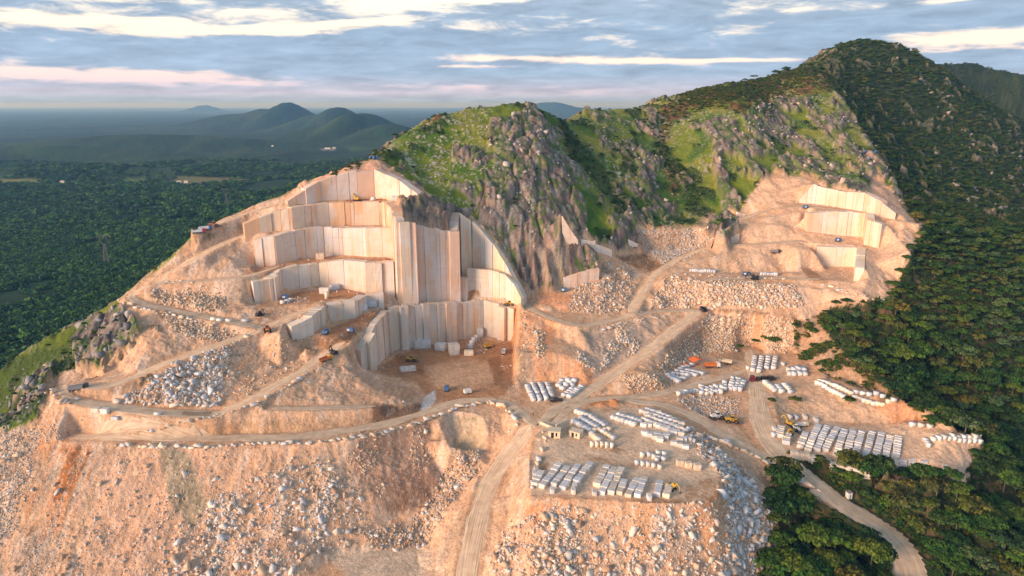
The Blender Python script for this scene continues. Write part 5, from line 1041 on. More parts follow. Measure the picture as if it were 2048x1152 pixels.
KINDS_ = [('broadleaf_tree', dict(h=.55, flat=.55, base=G1), .55, 'dark green broad crowned'), ('umbrella_tree', dict(h=.34, flat=.32, base=G2, clumps=32), .95, 'flat topped yellow green'), ('broadleaf_tree', dict(h=.7, flat=.6, base=G3, clumps=32), .5, 'deep green domed'),
          ('broadleaf_tree', dict(h=.6, flat=.5, base=G4, clumps=25), .6, 'olive brown'), ('umbrella_tree', dict(h=.38, flat=.35, base=G1, clumps=27), .95, 'flat topped dark green'), ('broadleaf_tree', dict(h=.62, flat=.5, base=G5, clumps=22), .6, 'pale silvery green')]
TP = []
for i, (nm, kw, th, ds) in enumerate(KINDS_):
    v, f, c = crown_geo(60+i, **kw); v = v+np.array((0, 0, th)); me = bpy.data.meshes.new('crown'); grid_mesh(me, v, f); set_col(me, c); me.materials.append(M_LEAF)
    tv, tf = trunk_geo(80+i, th+.35); mt = bpy.data.meshes.new('trunk'); mt.from_pydata(tv.tolist(), [], tf.tolist()); mt.materials.append(M_BARK); TP.append((me, mt, v, f, c, tv, tf))
def joined(i, name, lo=None, mat=None):
    me, mt, v, f, c, tv, tf = TP[i]
    if lo is not None: v, f, c = crown_geo(300+i, **{**KINDS_[i][1], **lo}); v = v+np.array((0, 0, KINDS_[i][2]*.4))
    m = bpy.data.meshes.new(name); grid_mesh(m, np.vstack([v, tv]), np.vstack([f, tf+len(v)])); set_col(m, np.vstack([c, np.repeat([(.1, .08, .06)], len(tv), 0)])); m.materials.append(mat or M_LEAF); return bpy.data.objects.new(name, m)
def scatter_nodes(o, protos, minmax):
    """geometry nodes: one of the given plants on each point, turned and sized at random"""
    col = bpy.data.collections.new(o.name+'_kinds')
    for p in protos: col.objects.link(p)
    ng = bpy.data.node_groups.new('plants', 'GeometryNodeTree'); ng.interface.new_socket('Geometry', in_out='INPUT', socket_type='NodeSocketGeometry'); ng.interface.new_socket('Geometry', in_out='OUTPUT', socket_type='NodeSocketGeometry')
    N = ng.nodes; L = ng.links; gi = N.new('NodeGroupInput'); go = N.new('NodeGroupOutput'); ip = N.new('GeometryNodeInstanceOnPoints'); ci_ = N.new('GeometryNodeCollectionInfo'); ci_.inputs[0].default_value = col
    ci_.inputs['Separate Children'].default_value = True; ci_.inputs['Reset Children'].default_value = True; ip.inputs['Pick Instance'].default_value = True
    L.new(gi.outputs[0], ip.inputs['Points']); L.new(ci_.outputs[0], ip.inputs['Instance'])
    sz = N.new('GeometryNodeInputNamedAttribute'); sz.data_type = 'FLOAT'; sz.inputs[0].default_value = 'size'; L.new(sz.outputs[0], ip.inputs['Scale'])
    rv = N.new('FunctionNodeRandomValue'); rv.data_type = 'FLOAT_VECTOR'; rv.inputs[1].default_value = (.12, .12, 6.28); rv.inputs[0].default_value = (-.12, -.12, 0); L.new(rv.outputs[0], ip.inputs['Rotation'])
    L.new(ip.outputs[0], go.inputs[0]); md = o.modifiers.new('plants', 'NODES'); md.node_group = ng
def plant_field(name, m, count, size, protos, seed, label, cat='trees'):
    r = np.random.default_rng(seed); w = (m*CELLA).ravel(); cs = np.cumsum(w); k = np.clip(np.searchsorted(cs, r.uniform(0, cs[-1], count)), 0, len(w)-1); row, cl_ = k//NS, k % NS
    g = np.gradient(Yr)[row]; x = GX[row, cl_]+r.uniform(-.5, .5, count)*g; y = GY[row, cl_]+r.uniform(-.5, .5, count)*g; z = ground_z(x, y)
    s = r.uniform(size[0], size[1], count)
    me = bpy.data.meshes.new(name); me.vertices.add(count); me.vertices.foreach_set('co', np.stack([x, y, z-.1*s], -1).astype(np.float32).ravel()); a = me.attributes.new('size', 'FLOAT', 'POINT'); a.data.foreach_set('value', s.astype(np.float32))
    o = bpy.data.objects.new(name, me); C.objects.link(o); tag(o, label, cat, kind='stuff'); scatter_nodes(o, protos, size); return o
# -- the wood on the right: the nearest trees one by one, the rest as one mass
def pick_spots(w, count, mind, seed):
    r = np.random.default_rng(seed); w = (w*CELLA).ravel(); cs = np.cumsum(w); k = np.clip(np.searchsorted(cs, r.uniform(0, cs[-1], count)), 0, len(w)-1); row, cl_ = k//NS, k % NS
    x = GX[row, cl_]; y = GY[row, cl_]; out = []; grid = {}
    for a, b in zip(x, y):
        gx, gy = int(a//mind), int(b//mind); ok = True
        for i in (-1, 0, 1):
            for j in (-1, 0, 1):
                for (c, d) in grid.get((gx+i, gy+j), ()):
                    if (a-c)**2+(b-d)**2 < mind*mind: ok = False
        if ok: grid.setdefault((gx, gy), []).append((a, b)); out.append((a, b))
    return out
near_m = mf*(GY < 1650)*((RD > 3.0) | ((RD > 1.5) & (GY > 300)))*(1-frock*.8)*(GX < .96*GY)
near_m = near_m*(1-np.clip(mask([(1545,880),(1600,905),(1700,935),(1640,968),(1600,945)], 2)*2, 0, 1))
SPOTS = pick_spots(near_m*(GY < 400), 30000, 5.8, 71)+pick_spots(near_m*(GY >= 400)*(GY < 560), 40000, 4.6, 171)
for uv in ((1590,655),(1625,668),(1512,690),(1530,684),(1548,688),(1576,975),(1596,990),(1562,983),(1697,808),(1543,806),(1590,808),(1440,448),(1480,700)):
    h = hit(*uv)
    if h is not None: SPOTS.append((h.x, h.y))
SPOTS = np.array(SPOTS); sz_ = ground_z(SPOTS[:, 0], SPOTS[:, 1]); su, sv = proj(SPOTS[:, 0], SPOTS[:, 1], sz_+4)
inside = (su > -10) & (su < 2060) & (sv < 1175); dist = np.hypot(SPOTS[:, 0], SPOTS[:, 1])
order = np.argsort(dist+(~inside)*1e5); NEAR = order[:285]; FARS = order[285:]
rt = random.Random(33); LM = [((1820,1110), 'the track at lower right'), ((1660,990), 'the bend of the forest road'), ((1740,950), 'the long block yard'), ((1930,880), 'the forest edge blocks'), ((1640,1080), 'the white boulder slope'), ((1980,1060), 'the lower right corner'), ((1700,790), 'the shrubby bank'), ((1900,800), 'the orange bank'), ((1960,700), 'the wood on the right'), ((1800,620), 'the upper edge of the wood'), ((1600,670), 'the bushy gap')]
seen_lab = {}
TREEN = []
for n_, i in enumerate(NEAR):
    x, y = SPOTS[i]; z = sz_[i]; u, v = su[i], sv[i]
    k = rt.choices(range(6), weights=(30, 14, 24, 13, 10, 6))[0]; s = rt.choice((3.2, 4.2, 5.2, 6.2, 7.4))*rt.uniform(.85, 1.1) if y < 400 else rt.uniform(2.8, 5.2)
    if not (v > 880 or u > 1780): s *= .7
    TREEN.append((x, y, z, u, v, k, s))
BY = {}
for t in TREEN:
    lm = min(LM, key=lambda q: (q[0][0]-t[3])**2+(q[0][1]-t[4])**2); BY.setdefault((lm[1], t[5]), []).append((lm[0], t))
for (lmn, k), lst in BY.items():
    lst.sort(key=lambda q: q[1][3])
    for r_, (_, (x, y, z, u, v, kk, s)) in enumerate(lst):
        e_ = empty(KINDS_[k][0], (x, y, z), rt.uniform(0, 6.28)); e_.scale = (s, s, s*rt.uniform(.85, 1.15))
        lab = '%s tree by %s' % (KINDS_[k][3], lmn)
        if len(lst) > 1: lab = '%s tree, %s from left by %s' % (KINDS_[k][3], NTH(r_+1), lmn)
        tag(e_, lab, 'tree', 'trees of the wood by '+lmn)
        for nm, me in (('crown', TP[k][0]), ('trunk', TP[k][1])): c_ = bpy.data.objects.new(nm, me); C.objects.link(c_); c_.parent = e_
PJ = [joined(i, 'tree_kind') for i in range(6)]
fx = SPOTS[FARS]; me = bpy.data.meshes.new('woodland'); me.vertices.add(len(fx)); fz = ground_z(fx[:, 0], fx[:, 1]); me.vertices.foreach_set('co', np.stack([fx[:, 0], fx[:, 1], fz], -1).astype(np.float32).ravel())
a = me.attributes.new('size', 'FLOAT', 'POINT'); a.data.foreach_set('value', rng.uniform(2.2, 4.8, len(fx)).astype(np.float32)); o = bpy.data.objects.new('woodland', me); C.objects.link(o); tag(o, 'wood climbing the slope beside the quarry', 'wood', kind='stuff'); scatter_nodes(o, PJ, None)
PL = [joined(i, 'low_tree_kind', dict(clumps=11, leaves=13, leaf=.24, spread=.36)) for i in (0, 2, 3, 4)]
M_FAR = mat_attr('far_leaves', layers=(), bump=(), objvar=.45)
PP = [joined(i, 'plain_tree_kind', dict(clumps=11, leaves=13, leaf=.24, spread=.36, base=b_), M_FAR) for i, b_ in ((0, (.046, .135, .046)), (2, (.075, .165, .040)), (0, (.036, .10, .044)))]
plant_field('hill_forest', near_m*(GY > 540), 21000, (1.5, 3.4), PL, 72, 'dark forest over the big hill')
plant_field('undergrowth', mf*(RD > .4)*(GY < 600)*(1-frock*.8)*(GX < .96*GY)*(1+3*(RD < 9)*(GY < 320)), 6800, (.7, 2.1), PL, 73, 'bushes under the trees of the wood', 'bushes')
band = plain*(GY > 420)*(GY < 2600)*(GX < .2*GY)*(GX > -1.0*GY)
flds = sum(mask(p_, 4) for p_ in ([(0,356),(88,359),(82,367),(0,367)], [(242,356),(292,357),(292,363),(248,363)], [(345,351),(420,353),(508,358),(500,365),(430,366),(380,373),(342,367)], [(115,361),(160,363),(150,368),(115,368)])).clip(0, 1)
plant_field('plain_forest', band*(GY < 1100)*sstep(fbm(GX/90, GY/120, 3, 611), -1.0, -.1)*(1-flds), 17000, (3.2, 6.4), PP, 74, 'forest covering the plain behind the quarry ridge')
plant_field('plain_forest', band*(GY >= 1100)*sstep(fbm(GX/150, GY/200, 3, 610), -.9, 0)*(1-flds), 19000, (5, 9.5), PP, 75, 'farther forest on the plain')
bw = nat*(GY < 1250)*(np.clip(lush, 0, 1)*1.0+mred*1.4+.02)+mask([(1110,225),(1170,290),(1230,360),(1290,450),(1262,440),(1200,380),(1150,320)], 8)*1.5+mask([(1290,225),(1340,300),(1400,390),(1440,440),(1380,430),(1330,330),(1300,270)], 8)
plant_field('hill_shrubs', mask([(-60,880),(-60,740),(60,705),(150,655),(235,620),(275,645),(205,748),(130,745),(90,790),(60,840)], 8)*(1-mq)*(n_b > -.1), 190, (.6, 1.5), PL, 78, 'dark bushes on the left shoulder', 'bushes')
plant_field('hill_shrubs', bw*(GY > 380), 3600, (.8, 1.9), PL, 76, 'low dark bushes on the green hills', 'bushes')
plant_field('hill_shrubs', mask([(1350,190),(1560,150),(1640,118),(1700,70),(1760,62),(1660,150),(1560,185),(1400,215)], 6)*nat+shr*mq*.8+mask([(600,395),(700,325),(760,310),(700,345),(620,385)], 4)*.5+mask([(1590,650),(1650,625),(1700,700),(1800,795),(1690,765),(1600,720)], 9)*sstep(n_b+.3*n_c, -.25, .1)*3, 2600, (.7, 2.1), [joined(i, 'bush_kind', dict(clumps=10, leaves=12, leaf=.22, spread=.36)) for i in (3, 0)], 77, 'reddish brown scrub on the ridge and the bank', 'bushes')
def lone(u, v, s, k, label, y=None):
    h = hit(u, v) if y is None else Vector(H(u, v, y))
    if h is None: return
    if y: h.z = float(ground_z(h.x, h.y)[0])
    e_ = empty('lone_tree' if s > 2.2 else 'bush', h, rt.uniform(0, 6), label, 'tree' if s > 2.2 else 'bush'); e_.scale = (s, s, s)
    for nm, me in (('crown', TP[k][0]), ('trunk', TP[k][1])): c_ = bpy.data.objects.new(nm, me); C.objects.link(c_); c_.parent = e_
for u, v, s, k, l in ((933,201,3.0,0,'leftmost dark tree on the crest of the craggy hill'), (953,199,3.4,2,'tallest round tree on the crest of the craggy hill'), (968,198,3.2,1,'flat topped tree in the middle of the crest group'), (981,199,3.2,4,'rightmost dark tree of the crest group'), (1064,199,2.6,2,'small lone tree at the right end of the craggy crest'), (1146,218,3.0,0,'lone tree in the saddle between the two hills'),
    (1490,161,3.2,0,'small tree on the red brown ridge'), (1507,158,4.2,4,'wider tree on the red brown ridge'), (1552,148,5.0,2,'dark round tree where the ridge steepens'), (1572,141,5.0,0,'second dark tree where the ridge steepens'), (790,272,2.6,0,'small dark tree on the left grass shoulder'), (735,310,3.2,0,'dark bush behind the blue tanks'), (625,640,0,0,'')):
    if s: lone(u, v+3, s, k, l)
print('plants', round(time.time()-T0, 1))

# ================================================================ MACHINES, HUTS, PYLONS
class MB:
    def __init__(s): s.v = []; s.f = []
    def box(s, c, d, rz=0, ry=0, taper=(1, 1)):
        k = len(s.v); cz, sz = math.cos(rz), math.sin(rz); cy, sy = math.cos(ry), math.sin(ry)
        for z in (-.5, .5):
            for y in (-.5, .5):
                for x in (-.5, .5):
                    tx, ty = (taper if z > 0 else (1, 1)); X, Y_, Z_ = x*d[0]*tx, y*d[1]*ty, z*d[2]
                    X, Z_ = X*cy+Z_*sy, -X*sy+Z_*cy; X, Y_ = X*cz-Y_*sz, X*sz+Y_*cz; s.v.append((X+c[0], Y_+c[1], Z_+c[2]))
        s.f += [tuple(k+i for i in q) for q in ((0, 2, 3, 1), (4, 5, 7, 6), (0, 1, 5, 4), (2, 6, 7, 3), (0, 4, 6, 2), (1, 3, 7, 5))]; return s
    def tube(s, a, b, ra, rb=None, n=8):
        a, b = Vector(a), Vector(b); rb = ra if rb is None else rb; d = (b-a).normalized(); x = d.orthogonal().normalized(); y = d.cross(x); k = len(s.v)
        for p, q in ((a, ra), (b, rb)):
            for i in range(n): an = i*2*math.pi/n; s.v.append(tuple(p+(x*math.cos(an)+y*math.sin(an))*q))
        for i in range(n): j = (i+1) % n; s.f.append((k+i, k+j, k+n+j, k+n+i))
        s.f.append(tuple(k+n-1-i for i in range(n))); s.f.append(tuple(k+n+i for i in range(n))); return s
    def prism(s, pts, y0, y1):                       # outline in x-z, thickness in y
        k = len(s.v); n = len(pts)
        for y in (y0, y1):
            for x, z in pts: s.v.append((x, y, z))
        s.f.append(tuple(k+i for i in range(n))); s.f.append(tuple(k+2*n-1-i for i in range(n)))
        for i in range(n): j = (i+1) % n; s.f.append((k+j, k+i, k+n+i, k+n+j))
        return s
    def build(s, name, mat, parent=None): return mesh_obj(name, s.v, s.f, mat, parent)
P_ = {k: mat_flat(k+'_paint', c, .45, var=.15, scale=1.2) for k, c in dict(yellow=(.55, .33, .04), orange=(.60, .19, .06), red=(.45, .03, .04), darkred=(.16, .015, .03), blue=(.05, .14, .32), white=(.75, .74, .70), grey=(.30, .29, .28), black=(.025, .025, .028), green=(.05, .16, .08), cream=(.68, .58, .42)).items()}
P_['rubber'] = mat_flat('rubber', (.02, .02, .02), .9); P_['glass'] = mat_flat('dark_glass', (.03, .04, .05), .12, var=.02); P_['steel'] = mat_flat('worn_steel', (.25, .23, .21), .5, .6)
P_['canvas'] = mat_flat('canvas', (.80, .17, .05), .85, var=.1); P_['lattice'] = mat_flat('galvanised', (.22, .23, .24), .6, .3)
def wheel(parent, x, y, r, w):
    k = MB().tube((x, y-w/2, r), (x, y+w/2, r), r, n=14).build('wheel', P_['rubber'], parent); MB().tube((x, y-w/2-.02, r), (x, y+w/2+.02, r), r*.5, n=10).build('rim', P_['steel'], k)
def put_at(name, u, v, rz, label, cat, s=1.0, group=None):
    h = hit(u, v)
    if h is None: return None
    n = 1.2; zz = [float(ground_z(h.x+a, h.y+b)[0]) for a, b in ((0, 0), (n, 0), (-n, 0), (0, n), (0, -n))]; h.z = sorted(zz)[2]-.02
    e = empty(name, h, rz, label, cat, group); e.scale = (s, s, s); return e
def excavator(u, v, rz, label, col='yellow', s=.95, reach=1.0):
    e = put_at('excavator', u, v, rz, label, 'excavator', s)
    if e is None: return
    for y in (-1.1, 1.1): MB().prism([(-1.9, .1), (1.9, .1), (2.2, .45), (1.9, .85), (-1.9, .85), (-2.2, .45)], y-.28, y+.28).build('track', P_['rubber'], e)
    b = MB().box((-.4, 0, 1.45), (3.4, 2.5, .9)).box((-1.6, 0, 2.05), (1.1, 2.4, .5)).build('body', P_[col], e); MB().box((-1.2, .5, 2.2), (.5, .5, .5)).build('exhaust', P_['black'], b)
    c = MB().box((.75, .7, 2.2), (1.3, 1.0, 1.5), taper=(.8, .9)).build('cab', P_[col], e); MB().box((1.15, .7, 2.35), (.7, .9, .9)).build('window', P_['glass'], c)
    MB().prism([(1.0, 1.6), (1.3, 2.0), (2.9*reach, 4.3), (3.3*reach, 4.4), (4.4*reach, 3.4), (4.2*reach, 3.1), (3.2*reach, 3.8), (1.5, 1.4)], -.45, -.05).build('boom', P_[col], e)
    MB().prism([(4.1*reach, 3.6), (4.5*reach, 3.5), (5.0*reach, 1.2), (4.7*reach, 1.1)], -.4, -.1).build('stick', P_[col], e); MB().prism([(4.6*reach, 1.3), (5.2*reach, 1.2), (5.3*reach, .5), (4.5*reach, .1), (4.0*reach, .6)], -.75, .25).build('bucket', P_['steel'], e)
def loader(u, v, rz, label, col='yellow', s=1.05):
    e = put_at('wheel_loader', u, v, rz, label, 'loader', s)
    if e is None: return
    b = MB().box((-1.7, 0, 1.6), (2.6, 1.7, 1.2), taper=(.9, .8)).box((.9, 0, 1.1), (2.0, 1.2, .7)).build('body', P_[col], e); MB().box((-2.9, 0, 1.3), (.3, 1.9, .7)).build('counterweight', P_['black'], b)
    c = MB().box((-.1, 0, 2.5), (1.4, 1.4, 1.5), taper=(.85, .85)).build('cab', P_[col], e); MB().box((-.1, 0, 2.6), (1.32, 1.5, .8)).build('window', P_['glass'], c)
    for x in (-1.8, 1.3):
        for y in (-1.15, 1.15): wheel(e, x, y, .8, .6)
    MB().prism([(.8, 1.9), (1.1, 2.1), (3.0, .8), (2.8, .5)], -.7, -.4).prism([(.8, 1.9), (1.1, 2.1), (3.0, .8), (2.8, .5)], .4, .7).build('lift_arm', P_[col], e); MB().prism([(2.8, .15), (4.0, .1), (4.1, .25), (3.1, .4), (3.0, 1.2), (2.8, 1.3)], -1.4, 1.4).build('bucket', P_['steel'], e)
def tipper(u, v, rz, label, col='orange', bed='orange', s=1.0):
    e = put_at('dump_truck', u, v, rz, label, 'truck', s)
    if e is None: return
    MB().box((0, 0, .85), (7.6, .9, .3)).build('chassis', P_['black'], e); c = MB().box((3.0, 0, 1.8), (1.8, 2.4, 2.0), taper=(.85, .95)).build('cab', P_[col], e); MB().box((3.55, 0, 2.15), (.75, 2.2, .8), taper=(.8, .98)).build('windscreen', P_['glass'], c)
    MB().prism([(-3.8, 1.1), (1.8, 1.1), (1.95, 2.6), (-3.9, 2.4)], -1.25, -1.15).prism([(-3.8, 1.1), (1.8, 1.1), (1.95, 2.6), (-3.9, 2.4)], 1.15, 1.25).box((-1.0, 0, 1.15), (5.6, 2.4, .12)).box((1.85, 0, 1.85), (.12, 2.4, 1.5)).build('bed', P_[bed], e)
    for x in (-2.9, -1.6, 2.9):
        for y in (-1.05, 1.05): wheel(e, x, y, .52, .4)
def compressor(u, v, rz, label, s=1.0, col='blue', grp='blue compressors on the benches'):
    e = put_at('compressor', u, v, rz, label, 'compressor', s, grp)
    if e is None: return
    MB().box((0, 0, 1.25), (3.2, 1.7, 1.6), taper=(.94, .9)).build('casing', P_[col], e); MB().box((0, 0, .32), (3.6, 1.5, .18)).build('skid', P_['black'], e); MB().tube((.9, .3, 2.0), (.9, .3, 2.6), .1).build('exhaust', P_['steel'], e); MB().box((-.6, -.86, 1.2), (1.2, .06, .9)).build('grille', P_['white'], e)
    for y in (-.85, .85): wheel(e, 0, y, .36, .22)
excavator(1342, 978, -.9, 'yellow excavator at the right end of the lower block yard'); excavator(714, 402, 2.6, 'yellow excavator on the summit bench before the brown scar', s=1.1)
excavator(975, 696, .6, 'yellow excavator working among small blocks in the back of the pit', s=1.0); loader(823, 722, .1, 'small yellow loader alone on the left of the pit floor', s=1.1); loader(1019, 611, 3.0, 'tiny yellow loader on the bench right of the tall buttress', s=1.1)
excavator(668, 708, 2.4, 'dark excavator at the top of the ramp to the middle bench', 'black', .95); tipper(652, 722, .9, 'yellow orange truck climbing the ramp below the dark excavator', 'yellow', 'orange', .9); loader(535, 664, 2.0, 'orange loader parked at the road junction left of the pit', 'orange', 1.2)
excavator(519, 632, 1.0, 'rusty dark excavator in the bend below the third bench', 'black', .9, .7); tipper(157, 781, .4, 'dark dump truck standing in the lowest hairpin', 'black', 'grey', 1.1)
tipper(1007, 706, 1.5, 'blue and white truck at the right side of the pit floor', 'blue', 'white', .9); excavator(1509, 559, 3.0, 'dark brown excavator between the two arcs of blocks', 'black', 1.2); tipper(1406, 622, 1.7, 'navy truck at the top of the right hand ramp', 'blue', 'black', .9); tipper(1550, 507, .2, 'dark truck on the upper right bench', 'black', 'grey', .9)
tipper(398, 467, .5, 'red truck first in the line parked on the ridge road', 'red', 'white', 1.0); tipper(411, 461, .5, 'blue truck second in the line on the ridge road', 'blue', 'white', 1.0); loader(428, 454, .5, 'orange loader last in the line on the ridge road', 'orange', 1.1); tipper(508, 409, .6, 'small red truck higher up the ridge road', 'red', 'red', .8)
loader(1434, 838, .3, 'grey white loader below the scree in the middle yard', 'white', 1.3); loader(1464, 845, -.1, 'long dull yellow loader beside the grey white one', 'yellow', 1.25)
excavator(1578, 850, 2.2, 'yellow machine at the back of the parked group', s=1.0); loader(1592, 861, -1.2, 'white and black loader in the parked group', 'white', 1.05); excavator(1580, 869, -2.2, 'yellow black excavator at the front of the parked group', s=1.0); tipper(1604, 853, .2, 'pale truck at the right of the parked group', 'cream', 'white', .8)
tipper(1424, 735, .05, 'orange white cabbed truck before the orange shelter', 'white', 'orange', 1.15); tipper(1450, 727, 2.7, 'brown truck behind the orange one', 'grey', 'cream', 1.0)
for a in ((571, 598, .2, 'blue compressor on the brown third bench'), (651, 668, 1.2, 'left blue compressor on the middle bench'), (701, 664, -.3, 'right blue compressor on the middle bench'), (893, 781, 1.5, 'blue compressor near the front of the pit floor'), (1128, 583, 0, 'light blue compressor on the ledge under the crag'), (1611, 417, .3, 'blue compressor on the highest right bench'), (1676, 483, .1, 'blue compressor below the cream face at right'), (1491, 551, 0, 'blue tank beside the arc of blocks'), (935, 787, 0.4, 'pale small machine casing on the pit floor')):
    compressor(*a, s=1.25, col='white' if a[0] == 935 else 'blue')
def semi():
    e = put_at('semi_truck', 1526, 761, math.pi+.12, 'long dark truck with a dark red cab turning in the far yard', 'truck', 1.0)
    c = MB().box((6.3, 0, 1.9), (2.2, 2.5, 2.6), taper=(.9, .95)).box((6.6, 0, .9), (2.6, 2.4, .9)).build('cab', P_['darkred'], e); MB().box((7.1, 0, 2.3), (.7, 2.3, .9), taper=(.8, .98)).build('windscreen', P_['glass'], c)
    MB().box((-1.4, 0, 1.15), (12.6, 2.4, .3)).build('trailer_bed', P_['black'], e); MB().box((-4.3, 0, 1.9), (3.2, 1.9, 1.2)).box((-.3, 0, 1.95), (3.0, 1.9, 1.3)).box((3.0, 0, 1.8), (1.8, 1.9, 1.0)).build('load', P_['black'], e)
    for x in (-6.3, -5.1, -3.9, 3.4, 4.5, 7.0):
        for y in (-1.05, 1.05): wheel(e, x, y, .5, .35)
semi()
def pickup(u, v, rz, label, col='black'):
    e = put_at('pickup_truck', u, v, rz, label, 'pickup', 1.25)
    b = MB().prism([(-2.6, .45), (2.6, .45), (2.7, .95), (1.3, 1.1), (-.9, 1.1), (-1.0, 1.15), (-2.6, 1.1)], -.9, .9).build('body', P_[col], e); MB().box((-1.8, 0, 1.13), (1.5, 1.5, .04)).build('cargo_bed', P_['steel'], b)
    c = MB().box((.1, 0, 1.4), (2.1, 1.65, .65), taper=(.7, .85)).build('cabin', P_[col], e); MB().box((.1, 0, 1.36), (2.0, 1.7, .4), taper=(.8, .88)).build('window', P_['glass'], c)
    for x in (-1.7, 1.7):
        for y in (-.82, .82): wheel(e, x, y, .4, .26)
pickup(1112, 803, .15, 'black pickup parked at the front corner of the tight block rows')
def shelter():
    e = put_at('canopy_shelter', 1393, 728, .3, 'bright orange tarpaulin shelter behind the jumbled blocks', 'shelter', 1.0)
    MB().prism([(-4, 2.6), (-1, 3.9), (.6, 4.0), (4, 2.7), (4, 2.6), (.6, 3.9), (-1, 3.8), (-4, 2.5)], -3, 3).build('tarpaulin', P_['canvas'], e)
    for x in (-3.8, 3.8):
        for y in (-2.8, 2.8): MB().tube((x, y, -.3), (x, y, 2.7), .07).build('pole', P_['steel'], e)
    e = put_at('canopy_shelter', 1373, 734, .6, 'smaller orange awning left of the big orange shelter', 'shelter', .6)
    MB().prism([(-4, 2.2), (0, 3.0), (4, 2.2), (4, 2.1), (0, 2.9), (-4, 2.1)], -2.5, 2.5).build('tarpaulin', P_['canvas'], e)
    for x in (-3.8, 3.8):
        for y in (-2.3, 2.3): MB().tube((x, y, -.3), (x, y, 2.3), .08).build('pole', P_['steel'], e)
shelter()
MS = mat_flat('plastered_stone', (.70, .58, .42), .9, var=.12, scale=.8)
def stone_hut(u, v, rz, w, d, h, label, s=1.0, roofcol=None):
    e = put_at('stone_building', u, v, rz, label, 'building', s); t = .4
    m = MB()                                         # walls with a doorway and a window left open
    m.box((0, d/2-t/2, h/2), (w, t, h)); m.box((-w/2+t/2, 0, h/2), (t, d-2*t, h)); m.box((w/2-t/2, 0, h/2), (t, d-2*t, h))
    m.box((-w*.38, -d/2+t/2, h/2), (w*.24, t, h)); m.box((w*.38, -d/2+t/2, h/2), (w*.24, t, h)); m.box((w*.05, -d/2+t/2, h/2), (w*.14, t, h)); m.box((0, -d/2+t/2, h-.2), (w*.52, t-.02, .4)); m.box((w*.19, -d/2+t/2, .4), (w*.14, t-.02, .8))
    m.build('wall', MS, e); MB().box((0, 0, h+.12), (w+.3, d+.3, .22)).build('roof', roofcol or P_['cream'], e); MB().box((-w*.14, -d/2+t*.7, 1.0), (w*.22, .06, 2.0)).build('door', P_['black'], e); return e
stone_hut(1109, 872, -.15, 5.5, 4.5, 3.2, 'pale stone hut with a dark doorway beside the cream wall'); stone_hut(1152, 872, -.55, 5.5, 4.0, 2.8, 'second pale hut with two dark openings right of the wall')
h1, h2, h3 = hit(1080, 848), hit(1112, 862), hit(1138, 852)
if h1 and h2 and h3:
    e = empty('garden_wall', h1, 0, 'cream wall bending round the brown yard before the huts', 'wall')
    for a, b, hh in ((h1, h2, 1.5), (h2, h3, 3.4)):
        d = b-a; mid = (a+b)/2-h1; MB().box((mid.x, mid.y, hh/2-.2), (d.length-.1, .55, hh+.4), rz=math.atan2(d.y, d.x)).build('wall_panel', MS, e)
e = put_at('gate_hut', 1697, 996, .2, 'small white gatehouse beside the forest road', 'hut', 1.0)
MB().box((0, 0, 1.5), (2.0, 2.0, 3.0)).build('wall', P_['white'], e); MB().box((0, 0, 3.1), (2.5, 2.5, .18)).build('roof', P_['grey'], e); MB().box((0, -1.02, 1.1), (.8, .06, 2.0)).build('door', P_['grey'], e)
for i, (u, v) in enumerate(((734, 318), (741, 318), (748, 318), (755, 318))):
    e = put_at('water_tank', u, v, 0, '%s blue tank from the left on the saddle above the quarry' % ('first', 'second', 'third', 'fourth')[i], 'water tank', 1.0, 'blue tanks on the saddle')
    MB().tube((0, 0, 0), (0, 0, 1.9), .95, .9, 14).build('drum', P_['blue'], e); MB().tube((0, 0, 1.9), (0, 0, 2.2), .8, .25, 14).build('lid', P_['blue'], e)
for u, v, l in ((1731, 306, 'left'), (1752, 306, 'right')):
    e = put_at('tarpaulin_tent', u, v, 0, '%s of two small navy tents high on the green spur' % l, 'tent', 1.3)
    MB().prism([(-2, 0), (0, 1.7), (2, 0), (1.9, 0), (0, 1.6), (-1.9, 0)], -1.5, 1.5).build('cover', P_['blue'], e); MB().tube((0, 0, 0), (0, 0, 1.6), .05).build('pole', P_['steel'], e)
